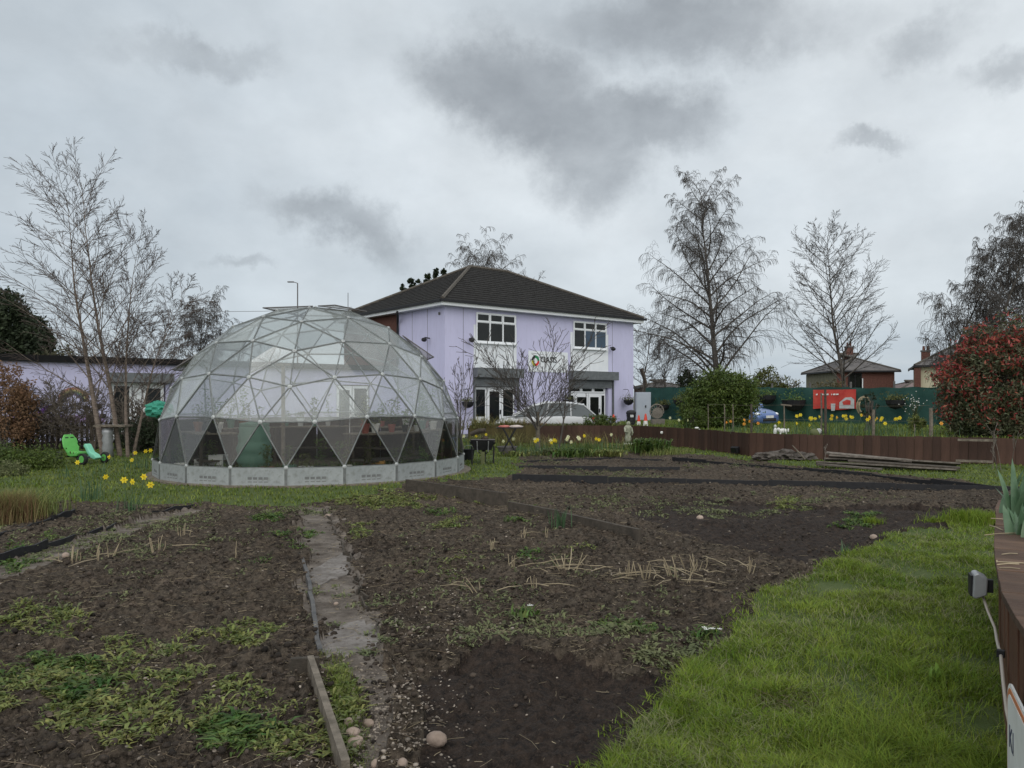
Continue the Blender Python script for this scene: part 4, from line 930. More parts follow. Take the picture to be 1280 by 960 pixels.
# rails nailed on the fence at the right
for px, py, w in ((1231, 550.5, .8), (1228, 577, .78)):
    d_ = 18.45; p = D(px, 18.3); MB().box((p.x, 18.62, Z(py, 18.5)), (w, .05, .055), -.45).build('nailed_batten', edgeM, fence, True)
# raised bank behind the fence
bank = [(p.x, p.y + .05) for p in fl[2:]] + [(60, 15), (60, 46), (7.6, 41), (4.6, 34)]
b = MB(); b.slab(bank, -.15, FT - .07); tag(b.build('raised_bank', turfM), kind='structure')
b = MB(); b.slab([(-1.6, 27.96), (1.73, 27.76), (4.15, 27.76), (4.15, 28.9), (-1.6, 29.1)], -.15, FT - .1); tag(b.build('raised_border', soilM), kind='structure')
rngb = np.random.default_rng(91); n = 30000; y = rngb.uniform(16, 36, n) ** 1.0; x = rngb.uniform(4, 26, n)
k = inside(x, y, bank); x, y = x[k], y[k]
tag(blades('bank_grass', blade2M, x, y, np.full(len(x), FT - .07), .10, .028, .7, 92), 'grass growing along the raised bank', 'grass')
n = 2600; x = rngb.uniform(-1.5, 4.1, n); y = rngb.uniform(27.8, 28.9, n)
tag(blades('border_grass', oliveM, x, y, np.full(n, FT - .1), .16, .03, .8, 93), 'scrubby grass on top of the raised border', 'grass')

# green cloth fence
gf = [Vector((7.1, 40.9)), Vector((9.4, 37.3)), Vector((11.6, 34.6)), Vector((13.9, 31.8)), Vector((16.1, 29.0)), Vector((19.5, 25.0)), Vector((24, 20))]
gfence = thing('green_screen_fence', 'tall fence screened with dark green mesh cloth', 'fence', (gf[0].x, gf[0].y, .5))
for i, (a, c) in enumerate(zip(gf[:-1], gf[1:])):
    L_ = (c - a).length; ang = math.atan2(c.y - a.y, c.x - a.x); b = MB(); nx_, nz_ = 24, 6; vs = []
    zt = 2.24 - .05 * i; zb = .35
    for s in (0, 1):
        for q in range(nx_ + 1):
            for w in range(nz_ + 1): vs.append((L_ * q / nx_, s * .012 + .025 * math.sin(q * 1.3 + i) + .015 * math.sin(w * 2.2 + q * .5), zb + (zt - zb) * w / nz_ + (.02 * math.sin(q * .8) if w == nz_ else 0)))
    h_ = (nx_ + 1) * (nz_ + 1); fs = []
    for q in range(nx_):
        for w in range(nz_): k = q * (nz_ + 1) + w; fs += [(k, k + nz_ + 1, k + nz_ + 2, k + 1), (h_ + k, h_ + k + 1, h_ + k + nz_ + 2, h_ + k + nz_ + 1)]
    b.add(vs, fs, Matrix.Translation((a.x, a.y, 0)) @ Matrix.Rotation(ang, 4, 'Z')); b.build('cloth_panel', greenfenceM, gfence, True, smooth=True)
    for q in range(2):
        p = a.lerp(c, q * .5 + .02); nn = Vector((-math.sin(ang), math.cos(ang))) * -.06; MB().box((p.x + nn.x * -1, p.y + nn.y * -1, 1.3), (.06, .06, 2.1), ang).build('post', slateM, gfence, True)
def on_gf(px, z, off=.08):
    """point on the camera side of the green fence in the direction of px"""
    u_ = (px - 640) / F
    for a, c in zip(gf[:-1], gf[1:]):
        dx, dy = c.x - a.x, c.y - a.y; t_ = (u_ * a.y - a.x) / (dx - u_ * dy)
        if 0 <= t_ <= 1:
            ang = math.atan2(dy, dx); return Vector((a.x + dx * t_ + math.sin(ang) * off, a.y + dy * t_ - math.cos(ang) * off, z)), ang
for i, (px, py, s, lb) in enumerate([(838, 506, .33, 'black basket hung on the green fence beside the round wheel'), (966, 494, .42, 'long dark basket on the green fence right of the big bush'),
                                    (1000, 500, .5, 'wide trailing basket on the green fence left of the red banner'), (1127, 500, .36, 'basket with yellow green plant right of the red banner'), (858, 500, .3, 'small dark basket on the green fence against the big bush')]):
    p, a = on_gf(px, 0, .5); p.z = Z(py, p.y); hanging_basket(p, lb, s, hook=False, rz=a)
# red banner
p, a = on_gf(1045, 1.6, .16); bl = 1.85
ban = thing('red_banner', 'faded red banner with white lettering hung on the green fence', 'banner', p, a)
nx_ = 16; vs = []; zt, zb = Z(487, p.y) - 1.6, Z(511.5, p.y) - 1.6
for s in (0, 1):
    for q in range(nx_ + 1):
        for w in range(5): vs.append((-bl / 2 + bl * q / nx_, s * -.01 + .02 * math.sin(q * .9), zb + (zt - zb) * w / 4 + (.03 * math.sin(q * .5) if w == 0 else 0)))
h_ = (nx_ + 1) * 5; fs = []
for q in range(nx_):
    for w in range(4): k = q * 5 + w; fs += [(k, k + 5, k + 6, k + 1), (h_ + k, h_ + k + 1, h_ + k + 6, h_ + k + 5)]
MB().add(vs, fs).build('cloth', redM, ban, smooth=True)
[MB().prism([(x_, .2), (x_ + w_, .21), (x_ + w_, .27), (x_, .26)], -.05, -.035).build('white_mark', wpaintM, ban) for x_, w_ in ((-.78, .07), (-.55, .09), (-.43, .08), (-.32, .1), (-.1, .03), (-.02, .1), (.11, .1))]
MB().prism([(.25, -.35), (.88, -.35), (.88, .02), (.75, .12), (.5, .1), (.25, -.1)], -.045, -.035).build('white_patch', crateM, ban); MB().prism([(.43, -.2), (.73, -.2), (.73, -.02), (.58, .02), (.38, -.08)], -.055, -.046).build('red_patch', redM, ban)
MB().prism([(-.1, -.45), (.05, -.45), (.08, -.15), (-.12, -.15)], -.045, -.035).build('white_figure', crateM, ban)
# round spoked wheel / woven disc
p = D(821, 30.5); zc = Z(514, 30.5)
t = thing('wicker_wheel', 'round grey woven wheel ornament leaning before the green fence', 'ornament', (p.x, 30.5, FT - .07), .1)
b = MB(); Rw = .27
b.tube([(math.cos(k * PI / 10) * Rw, .0, zc - (FT - .07) + math.sin(k * PI / 10) * Rw) for k in range(21)], .03, 6); b.build('rim', M('grey_wicker', (.12, .105, .09), (.2, .18, .155), 20, .9), t)
for k in range(6): a = k * PI / 6; MB().tube([(math.cos(a) * Rw, 0, zc - (FT - .07) + math.sin(a) * Rw), (-math.cos(a) * Rw, .01, zc - (FT - .07) - math.sin(a) * Rw)], .015, 4).build('spoke', MATS['grey_wicker'], t)
MB().lathe([(.0, .0), (.2, .01), (.22, .03), (0, .05)], n=12, M=Matrix.Translation((.02, 0, zc - FT + .0)) @ Matrix.Rotation(PI / 2, 4, 'X')).build('centre_disc', MATS['grey_wicker'], t)
MB().box((.05, .05, .12), (.5, .3, .24)).build('stand', MATS['grey_wicker'], t)
# grey cabinet by the building
p = D(797, 38.0); t = thing('grey_cabinet', 'tall grey metal cabinet between the lilac wall and the green fence', 'cabinet', (p.x + .25, 38.0, .085))
MB().box((0, 0, .95), (.72, .5, 1.9)).build('body', grayplasM, t); MB().box((-.01, -.26, .95), (.62, .02, 1.78)).build('door', grayplasM, t); MB().box((.1, -.29, 1.2), (.05, .04, .12)).build('handle', blackM, t)
# cones
def cone(px, d, z, label, s=1.0):
    p = D(px, d); t = thing('traffic_cone', label, 'traffic cone', (p.x, d, z), .2, 'red and white traffic cones')
    MB().box((0, 0, .02), (.36 * s, .36 * s, .04)).build('base', conered, t)
    MB().lathe([(.13 * s, .04), (.11 * s, .22 * s)], n=14).build('body', conered, t); MB().lathe([(.112 * s, .22 * s), (.07 * s, .5 * s)], n=14).build('reflective_band', wpaintM, t); MB().lathe([(.072 * s, .5 * s), (.03 * s, .75 * s), (.02 * s, .76 * s)], n=14).build('tip', conered, t)
cone(767, 34, .085, 'traffic cone in front of the lilac wall left of the black bin', 1.15); cone(798.5, 29.6, .33, 'traffic cone just right of the black bin', .9); cone(807, 28.6, .33, 'traffic cone nearest the round wheel', 1.0)
p = D(790.5, 28.2); t = thing('litter_bin', 'black litter bin standing behind the brown fence', 'bin', (p.x, 28.5, .48), 0)
MB().lathe([(.15, 0), (.165, .5), (.175, .52), (.175, .60)], n=16).build('body', blackM, t); MB().lathe([(.185, .6), (.19, .66), (.14, .73), (.03, .75)], n=16).build('lid', blackM, t); MB().box((0, -.175, .53), (.12, .02, .09)).build('label_plate', crateM, t)

# ------------------------------------------------------------------ cars
def car(name, label, paint, loc, rz, Lc=4.3, Wc=1.75, H=1.5, kind='mpv'):
    t = thing(name, label, 'car', loc, rz, None); h = Lc / 2; w = Wc / 2
    # stations: x, z under, z belt, half width at belt
    if kind == 'mpv': bel = [(-h, .38, .60, .78), (-h + .08, .25, .82, .9), (-h + .9, .2, .93, .98), (-.75, .2, .98, 1), (.6, .2, 1.0, 1), (h - .7, .2, 1.02, .98), (h - .1, .25, 1.0, .93), (h, .35, .75, .85)]; roofl = [(-1.25, .98), (-.55, 1.36), (0, H), (.9, H - .01), (1.55, H - .09), (1.98, 1.05)]
    else: bel = [(-h, .38, .56, .74), (-h + .06, .25, .72, .88), (-h + .35, .2, .84, .96), (-.85, .2, .95, 1), (.6, .2, .98, 1), (h - .5, .2, 1.0, .96), (h - .08, .25, .95, .9), (h, .35, .7, .82)]; roofl = [(-1.0, .96), (-.35, 1.32), (.1, H), (.8, H), (1.35, H - .12), (1.8, 1.02)]
    b = MB(); vs = []; fs = []
    for (x, zu, zb, wk) in bel:
        ww = w * wk; vs += [(x, -ww * .86, zu), (x, -ww, zu + .14), (x, -ww, zb - .14), (x, -ww * .93, zb - .02), (x, -ww * .6, zb + .02), (x, ww * .6, zb + .02), (x, ww * .93, zb - .02), (x, ww, zb - .14), (x, ww, zu + .14), (x, ww * .86, zu)]
    n = 10
    for i in range(len(bel) - 1):
        for k in range(n): fs.append((i * n + k, i * n + (k + 1) % n, (i + 1) * n + (k + 1) % n, (i + 1) * n + k))
    fs += [tuple(range(n))[::-1], tuple((len(bel) - 1) * n + k for k in range(n))]
    b.add(vs, fs); body = b.build('body', paint, t, smooth=True)
    md = body.modifiers.new('bevel', 'SUBSURF'); md.levels = 2; md.render_levels = 2
    # cabin glass and roof
    g = MB(); vs = []
    for (x, z) in roofl: k = .92 - .18 * (z - .95) / .55; vs += [(x, -w * .93, .93), (x, -w * k, z - .03), (x, w * k, z - .03), (x, w * .93, .93)]
    fs = []
    for i in range(len(roofl) - 1):
        for k in range(3): fs.append((i * 4 + k, i * 4 + k + 1, i * 4 + 4 + k + 1, i * 4 + 4 + k))
    g.add(vs, fs); g.build('windows', carglM, t)
    r = MB(); vs = []
    rp = [p for p in roofl[1:-1]]
    for (x, z) in rp: k = .92 - .18 * (z - .95) / .55; vs += [(x, -w * k - .01, z - .05), (x, -w * k * .85, z + .01), (x, w * k * .85, z + .01), (x, w * k + .01, z - .05)]
    fs = []
    for i in range(len(rp) - 1):
        for k in range(3): fs.append((i * 4 + k, i * 4 + k + 1, i * 4 + 4 + k + 1, i * 4 + 4 + k))
    r.add(vs, fs); ro = r.build('roof', paint, t); so = ro.modifiers.new('s', 'SOLIDIFY'); so.thickness = .03
    for sy in (-1, 1):
        pl = MB()
        for x0, z0, x1, z1 in ((roofl[0][0], .95, roofl[1][0], roofl[1][1] - .03), (roofl[1][0], roofl[1][1] - .03, roofl[2][0], roofl[2][1] - .04), (-.35 + .35, .95, roofl[2][0] + .15, H - .05), (1.0, .95, 1.0, H - .08), (roofl[-1][0], .98, roofl[-2][0], roofl[-2][1] - .04)):
            k0 = .93 - .0; kk = .92 - .18 * (z1 - .95) / .55 + .01; kz = .92 - .18 * (z0 - .95) / .55 + .012
            pl = MB(); pl.tube([(x0, sy * w * kz, z0), (x1, sy * w * kk, z1)], .028, 5); pl.build('pillar', paint, t)
        MB().ico((-.78, sy * (w + .1), 1.02), (.08, .12, .09), 1).build('mirror', paint, t, smooth=True)
        MB().ico((-h + .2, sy * w * .72, .66), (.17, .16, .08), 1).build('headlight', upvcM, t, smooth=True)
        MB().ico((h - .1, sy * w * .82, .8), (.07, .1, .14), 1).build('tail_light', redM, t, smooth=True)
        for x0 in (-h + .85, h - .8):
            Mx = Matrix.Translation((x0, sy * (w - .08), .32)) @ Matrix.Rotation(PI / 2, 4, 'X')
            wh = MB().lathe([(.2, -.1), (.31, -.1), (.325, -.05), (.325, .05), (.31, .1), (.2, .1)], n=20, M=Mx).build('wheel', tyreM, t); MB().lathe([(.21, -.105), (.05, -.09), (.05, .09), (.21, .105)], n=20, M=Mx).build('rim', rimM, wh)
    MB().box((-h + .02, 0, .44), (.06, Wc * .5, .12)).build('grille', blackM, t); MB().box((-h - .01, 0, .56), (.02, .5, .1)).build('number_plate', wpaintM, t)
    return t
car('parked_car', 'white people carrier parked in front of the lilac building', carwM, (D(680, 31.3).x, 31.3, .01), math.radians(3), Lc=4.0)
car('parked_car', 'blue hatchback seen nose first beside the big green bush', carbM, (D(918, 31.8).x, 32.3, .37), math.radians(180 - 52), kind='hatch', Lc=3.7, H=1.45)
# ------------------------------------------------------------------ bare trees
def tubes_np(polys, sides):
    """polys: list of (pts, radii) python lists -> V, faces"""
    by = {}
    for p, r in polys: by.setdefault(len(p), []).append((p, r))
    Vs, Fs, off = [], [], 0
    for n, L_ in by.items():
        P = np.array([a for a, _ in L_], float); R = np.array([c for _, c in L_], float); m = len(P)
        T = np.empty_like(P); T[:, 1:-1] = P[:, 2:] - P[:, :-2]; T[:, 0] = P[:, 1] - P[:, 0]; T[:, -1] = P[:, -1] - P[:, -2]
        T /= np.linalg.norm(T, axis=2, keepdims=True) + 1e-9
        ref = np.where(np.abs(T[:, :1, 2:3]) > .9, np.array([1., 0, 0]), np.array([0, 0, 1.])); ref = np.broadcast_to(ref, T.shape)
        A = np.cross(T, ref); A /= np.linalg.norm(A, axis=2, keepdims=True) + 1e-9; B = np.cross(T, A)
        an = np.arange(sides) * 2 * PI / sides
        V = P[:, :, None, :] + (A[:, :, None, :] * np.cos(an)[None, None, :, None] + B[:, :, None, :] * np.sin(an)[None, None, :, None]) * R[:, :, None, None]
        k = np.arange(sides); f = np.stack([k, (k + 1) % sides, (k + 1) % sides + sides, k + sides], 1)
        f = (f[None] + (np.arange(n - 1) * sides)[:, None, None]).reshape(-1, 4)
        Fs.append((f[None] + (np.arange(m) * n * sides)[:, None, None] + off).reshape(-1, 4)); Vs.append(V.reshape(-1, 3)); off += m * n * sides
    return np.concatenate(Vs), [np.concatenate(Fs)]
def norm(v):
    l = math.sqrt(v[0] ** 2 + v[1] ** 2 + v[2] ** 2) + 1e-9; return (v[0] / l, v[1] / l, v[2] / l)
def grow(outp, rg, p, d, L_, r0, lvl, S):
    """S[lvl]: seg, wob, grav, kids, start, ratio, ang, rr, tip"""
    s = S[lvl]; n = s['seg']; st = L_ / n; P = [p]; Rr = [r0]; dirs = [d]
    for i in range(n):
        g = s['grav'] * (i + 1) / n
        d = norm((d[0] + rg.gauss(0, s['wob']), d[1] + rg.gauss(0, s['wob']), d[2] + rg.gauss(0, s['wob']) + g))
        p = (p[0] + d[0] * st, p[1] + d[1] * st, p[2] + d[2] * st); P.append(p); dirs.append(d); Rr.append(r0 * (s['tip'] + (1 - s['tip']) * (1 - (i + 1) / n) ** (1.25 if lvl == 0 else 1)))
    outp.setdefault(lvl, []).append((P, Rr))
    if lvl + 1 >= len(S): return
    c = S[lvl + 1]; kids = s['kids']
    for j in range(kids):
        t = s['start'] + (1 - s['start']) * (j + rg.random()) / kids; f = t * n; i = min(int(f), n - 1); w = f - i
        q = tuple(P[i][k] + (P[i + 1][k] - P[i][k]) * w for k in range(3)); dd = dirs[i]
        az = rg.uniform(0, 2 * PI) if lvl else j * 2.4 + rg.uniform(-.4, .4)
        a = (1, 0, 0) if abs(dd[0]) < .8 else (0, 1, 0)
        u_ = norm((dd[1] * a[2] - dd[2] * a[1], dd[2] * a[0] - dd[0] * a[2], dd[0] * a[1] - dd[1] * a[0])); v_ = (dd[1] * u_[2] - dd[2] * u_[1], dd[2] * u_[0] - dd[0] * u_[2], dd[0] * u_[1] - dd[1] * u_[0])
        an = s['ang'] * rg.uniform(.75, 1.25); ca, sa = math.cos(an), math.sin(an); cz, sz = math.cos(az), math.sin(az)
        nd = tuple(dd[k] * ca + (u_[k] * cz + v_[k] * sz) * sa for k in range(3))
        prof = s.get('prof', lambda t: 1 - .55 * t)(t)
        grow(outp, rg, q, norm(nd), L_ * s['ratio'] * prof * rg.uniform(.7, 1.2), max(.0035, (r0 * (1 - .75 * t)) * s['rr']), lvl + 1, S)
def bare_tree(name, label, loc, H, r0, S, seed, lean=(0, 0), barkm=barkM, twigm=twigM, stems=1, group=None, cat='tree', sides=(8, 5, 3, 3, 3), split=1, lift=0, minr=.005, W=None):
    rg = random.Random(seed); outp = {}; t = thing(name, label, cat, loc, 0, group)
    for k in range(stems):
        d = norm((lean[0] + (rg.uniform(-.16, .16) if stems > 1 else 0), lean[1] + (rg.uniform(-.1, .1) if stems > 1 else 0), 1))
        grow(outp, rg, (rg.uniform(-.12, .12) * (stems > 1), 0, -.1), d, H * (rg.uniform(.8, 1) if k else 1), r0, 0, S)
    zs = [q[2] for l_ in outp.values() for P_, _ in l_ for q in P_]; kz = H / max(zs)
    xs = sorted(abs(q[0] - lean[0] * q[2]) for l_ in outp.values() for P_, _ in l_ for q in P_); kx = kz if W is None else W / 2 / xs[int(len(xs) * .985)]
    for l_ in outp.values():
        for i_, (P_, R_) in enumerate(l_): l_[i_] = ([(lean[0] * q[2] * kz + (q[0] - lean[0] * q[2]) * kx, lean[1] * q[2] * kz + (q[1] - lean[1] * q[2]) * kx, q[2] * kz) for q in P_], R_)
    def mk(lv, nm, mt, sd):
        po = [q for l_ in lv for q in outp.get(l_, [])]
        if not po: return
        po = [(p, [max(x, minr) for x in r]) for p, r in po]
        V, Fc = tubes_np(po, sd); link(nm, mesh_np(nm, V, Fc, smooth=True), mt, t)
    mk([0], 'trunk', barkm, 8)
    mk([1], 'limbs', barkm if split else twigm, 5); mk([l for l in range(2, 6)], 'crown', twigm, 3)
    return t
def SP(seg, wob, grav, kids, start, ratio, ang, rr, tip=.25, prof=None):
    d = dict(seg=seg, wob=wob, grav=grav, kids=kids, start=start, ratio=ratio, ang=ang, rr=rr, tip=tip)
    if prof: d['prof'] = prof
    return d
WEEP = [SP(14, .04, .05, 38, .15, .40, .66, .40, .05, lambda t: (1.02 - .68 * t ** 1.6) * (.75 + 1.5 * t if t < .17 else 1)), SP(8, .08, -.06, 16, .10, .34, .75, .42, .15), SP(5, .14, -.42, 12, .05, 1.0, .65, .6, .4), SP(4, .07, -1.6, 0, 0, 0, 0, 0, .5)]
WEEP3 = [SP(12, .06, .05, 38, .35, .42, .7, .36, .05, lambda t: 1.0 - .25 * t), SP(6, .1, -.02, 11, .1, .38, .75, .45, .15), SP(4, .15, -.4, 10, .05, .9, .6, .6, .4), SP(4, .07, -1.5, 0, 0, 0, 0, 0, .5)]
WEEP2 = [SP(12, .06, .05, 30, .22, .40, .7, .34, .05, lambda t: 1.0 - .45 * t), SP(7, .1, -.02, 14, .12, .40, .75, .45, .15), SP(4, .16, -.4, 10, .05, 1.0, .6, .6, .4), SP(4, .07, -1.5, 0, 0, 0, 0, 0, .5)]
ASH = [SP(12, .03, .05, 40, .2, .46, .68, .36, .03, lambda t: 1.0 - .68 * t), SP(8, .05, .13, 13, .18, .40, .6, .45, .2), SP(5, .08, .1, 7, .2, .5, .6, .6, .4), SP(3, .1, .05, 0, 0, 0, 0, 0, .5)]
BIRCH = [SP(12, .04, .06, 26, .22, .34, .70, .38, .10, lambda t: 1.0 - .6 * t), SP(8, .06, .07, 9, .2, .40, .55, .5, .25), SP(6, .09, .02, 6, .2, .5, .5, .6, .4), SP(4, .1, .0, 0, 0, 0, 0, 0, .5)]
THICK = [SP(6, .06, .05, 14, .15, .45, .8, .4, .1), SP(5, .1, .08, 7, .15, .45, .65, .5, .3), SP(3, .12, .03, 3, .15, .6, .6, .6, .4)]
SMALL = [SP(8, .05, .05, 24, .2, .42, .8, .4, .1), SP(6, .1, .08, 10, .15, .45, .65, .5, .3), SP(3, .12, .03, 5, .15, .5, .6, .6, .4), SP(2, .1, 0, 0, 0, 0, 0, 0, .5)]
d = 50
bare_tree('weeping_birch', 'tallest bare weeping birch rising behind the big green bush', D(904, d, 0), 17.0, .26, WEEP, 11, W=9.8, twigm=twigM, minr=.007)
d = 48
bare_tree('bare_tree', 'bare tree with upswept branches in front of the hipped brick house', D(1056, d), 13.3, .17, ASH, 5, W=6.6, minr=.0085)
bare_tree('weeping_birch', 'bare drooping birch left of the pair above the red bush', D(1174, 46), 11.8, .15, WEEP2, 23, W=8.4, minr=.0085)
bare_tree('weeping_birch', 'taller bare drooping birch rising over the red bush', D(1244, 43), 13.2, .19, WEEP2, 38, W=7.4, minr=.0085, lean=(.02, 0))
bare_tree('weeping_birch', 'bare birch cut by the right edge of the picture', D(1312, 44), 13.0, .2, WEEP2, 44, W=6, minr=.0085)
bare_tree('weeping_birch', 'bare birch whose top shows over the roof ridge of the lilac building', D(596, 66), 16.9, .24, WEEP3, 8, W=7.4, minr=.010)
bare_tree('bare_tree', 'small bare crown just right of the roof ridge', D(660, 70), 13.4, .12, SMALL, 9, W=4.5, minr=.010)
bare_tree('bare_tree', 'slender bare tree at the right corner of the lilac building', D(804, 52), 7.6, .09, SMALL, 10, W=4.2, minr=.0085)
bare_tree('bare_tree', 'faint thin bare tree between the lilac building and the tall birch', D(832, 62), 7.3, .07, SMALL, 12, W=3.2, minr=.0085)
bare_tree('weeping_birch', 'rounded bare birch left of the dome on the skyline', D(258, 58), 10.3, .15, WEEP3, 14, W=5.6, minr=.0095)
for i, (px, dd, H) in enumerate(((196, 42, 5.2), (228, 44, 4.8), (110, 43, 6.0), (78, 44, 5.6), (300, 46, 5.2), (30, 46, 6.5), (160, 45, 5.6), (340, 48, 5.8))):
    bare_tree('thicket_shrub', ['bare grey shrub above the flat roof left of the dome', 'bare shrub above the flat roof touching the dome outline', 'bare shrub above the flat roof behind the birch stems', 'bare shrub above the flat roof beside the evergreen', 'bare shrub seen through the dome glass left', 'bare shrub at the foot of the evergreen', 'bare shrub above the flat roof between the birch stems', 'bare shrub seen through the middle of the dome'][i], D(px, dd), H, .05, THICK, 60 + i, stems=4, group='bare shrubs behind the flat roof', cat='shrub', minr=.0085, twigm=rtwigM)
# birches at the left of the dome
FB = [SP(12, .03, .0, 26, .22, .38, .62, .30, .04, lambda t: 1.0 - .5 * t), SP(8, .06, .0, 11, .15, .42, .5, .45, .2), SP(6, .09, .0, 6, .15, .55, .5, .6, .4), SP(4, .1, .0, 0, 0, 0, 0, 0, .5)]
d = 21.5
bare_tree('garden_birch', 'leaning multi branched bare birch with reddish peeling bark, leftmost stem', D(131, d), 8.3, .085, FB, 71, W=4.6, lean=(-.20, 0), barkm=birchM, twigm=rtwigM, minr=.0045)
bare_tree('garden_birch', 'straight middle birch stem left of the dome', D(151, 21.2), 8.3, .075, FB, 72, W=3.2, lean=(-.04, 0), barkm=birchM, twigm=rtwigM, minr=.0042)
bare_tree('garden_birch', 'thin birch stem leaning right towards the dome', D(160, 21), 7.0, .055, FB, 73, W=2.5, lean=(-.005, 0), barkm=birchM, twigm=rtwigM, minr=.0042)
bare_tree('garden_birch', 'rightmost birch stem nearest the dome', D(166, 21.3), 5.3, .05, FB, 74, W=2.6, lean=(.17, 0), barkm=birchM, twigm=rtwigM, minr=.0042)
# apple like tree before the building
VASE = [SP(5, .03, .05, 16, .5, 1.75, .66, .42, .55, lambda t: 1.0), SP(8, .04, .20, 11, .12, .42, .42, .5, .2, lambda t: 1.0 - .3 * t), SP(6, .07, .1, 4, .2, .45, .5, .6, .3), SP(4, .09, .08, 0, 0, 0, 0, 0, .5)]
SPARSE = [SP(8, .05, .05, 9, .25, .5, .7, .5, .3), SP(6, .08, .08, 5, .2, .45, .6, .5, .3), SP(4, .1, .03, 2, .2, .5, .6, .6, .4), SP(3, .1, 0, 0, 0, 0, 0, 0, .5)]
bare_tree('fruit_tree', 'bare vase shaped tree in front of the white car and building', D(673, 23.2), 4.25, .085, VASE, 81, W=4.0, barkm=M('fruit_bark', (.075, .065, .05), (.16, .14, .11), 8, .9, .3), twigm=twigM, minr=.007, split=0)
bare_tree('fruit_tree', 'slim leaning bare sapling right of the vase shaped tree', D(697, 23.6), 3.1, .035, SPARSE, 83, W=1.3, lean=(.16, 0), minr=.006)
bare_tree('fruit_tree', 'thin wispy bare sapling between the dome and the first door', D(577, 22.5), 3.1, .022, SPARSE, 84, W=1.6, stems=3, lean=(-.05, 0), minr=.006)
tanM = M('tan_twig', (.10, .082, .066), (.16, .135, .11), 3, .9)
SCR = [SP(6, .12, .04, 12, .1, .55, .8, .45, .25), SP(4, .15, .05, 7, .1, .5, .7, .6, .3), SP(3, .15, 0, 3, .1, .5, .6, .6, .4), SP(3, .1, 0, 0, 0, 0, 0, 0, .5)]
for i, (px, dd, H) in enumerate(((40, 24.2, 2.3), (66, 24.4, 2.5), (92, 24.4, 2.6), (116, 24.2, 2.4), (20, 24, 2.4), (160, 24.4, 1.9), (185, 24.6, 1.7), (190, 23.5, 1.3))):
    bare_tree('tangled_shrub', 'tangled bare shrub before the mural wall, ' + ['second from the left edge', 'in front of the purple patch', 'in front of the rainbow', 'beside the leaning birch trunk', 'behind the brown leaved hedge', 'under the shutter box', 'before the dark door', 'low against the dome'][i], D(px, dd), H, .03, SCR, 100 + i, stems=6, group='tangled shrubs along the mural wall', cat='shrub', minr=.006, twigm=tanM, barkm=tanM)

# ------------------------------------------------------------------ leafy things
def leaf_mesh(pts, size, seed, asp=.45, droop=0.0):
    rg = np.random.default_rng(seed); m = len(pts); u_ = rg.normal(0, 1, (m, 3)); u_[:, 2] -= droop; u_ /= np.linalg.norm(u_, axis=1, keepdims=True)
    w_ = np.cross(u_, rg.normal(0, 1, (m, 3))); w_ /= np.linalg.norm(w_, axis=1, keepdims=True) + 1e-9
    s = (size * rg.uniform(.6, 1.3, m))[:, None]
    n_ = np.cross(u_, w_) * s * .15
    V = np.stack([pts - u_ * s, pts + w_ * s * asp + n_, pts + u_ * s, pts - w_ * s * asp + n_], 1).reshape(-1, 3)
    i = np.arange(m)[:, None] * 4
    return V, [np.concatenate([np.array([0, 1, 2]) + i, np.array([0, 2, 3]) + i])]
def clump_pts(n, lobes, seed, shell=.55, nclump=None):
    """points gathered in small sprays inside a union of ellipsoids (cx,cy,cz,rx,ry,rz)"""
    rg = np.random.default_rng(seed); L_ = np.array(lobes, float); vol = (L_[:, 3] * L_[:, 4] * L_[:, 5]) ** .75; k = nclump or max(20, n // 22)
    li = rg.choice(len(L_), k, p=vol / vol.sum()); v = rg.normal(0, 1, (k, 3)); v /= np.linalg.norm(v, axis=1, keepdims=True)
    rad = shell + (1 - shell) * rg.random(k) ** .5; rad *= rg.uniform(.88, 1.12, k)
    C = L_[li, :3] + v * L_[li, 3:] * rad[:, None]; cs = L_[li, 3].mean() * .13
    j = rg.integers(0, k, n); return C[j] + rg.normal(0, 1, (n, 3)) * cs * np.array([1, 1, .9]), v[j], rad[j]
def bush(name, label, cat, loc, lobes, n, size, mat, seed, trunk=True, mat2=None, group=None, shell=.5, asp=.45):
    t = thing(name, label, cat, loc, 0, group); p, v, r = clump_pts(n, lobes, seed, shell)
    p[:, 2] = np.maximum(p[:, 2], .02)
    if mat2 is not None:
        rg = np.random.default_rng(seed + 1); sel = (r + .28 * v[:, 2] - .08 * v[:, 0] + rg.normal(0, .12, n)) > 1.11
        V, Fc = leaf_mesh(p[sel], size * 1.15, seed + 2, asp); tag(link('new_leaves', mesh_np('new_leaves', V, Fc), mat2, t), kind='stuff'); p = p[~sel]
    V, Fc = leaf_mesh(p, size, seed, asp); tag(link('leaves', mesh_np('leaves', V, Fc), mat, t), kind='stuff')
    if trunk:
        rg = random.Random(seed); b = []
        for k in range(26):
            l_ = lobes[rg.randrange(len(lobes))]; e = [l_[i] + rg.uniform(-.8, .8) * l_[i + 3] for i in range(3)]; b.append(([(rg.uniform(-.15, .15), rg.uniform(-.1, .1), 0), (e[0] * .5, e[1] * .5, e[2] * .45), tuple(e)], [.04, .025, .008]))
        V, Fc = tubes_np(b, 5); link('branches', mesh_np('branches', V, Fc), barkM, t)
    return t
def T0(px, d, z): return D(px, d, z)
bz = FT - .07
bush('laurel_bush', 'large rounded dark green bush behind the brown fence beside the blue car', 'bush', D(900, 27, bz), [(0, 0, 1.05, 1.05, .9, .95), (-.75, .1, .75, .6, .7, .7), (.75, 0, 1.15, .55, .7, .75), (.1, -.1, 1.45, .7, .6, .45), (-.3, -.4, .5, .9, .5, .5), (.7, -.2, .6, .5, .5, .6)], 34000, .05, greenleafM, 201)
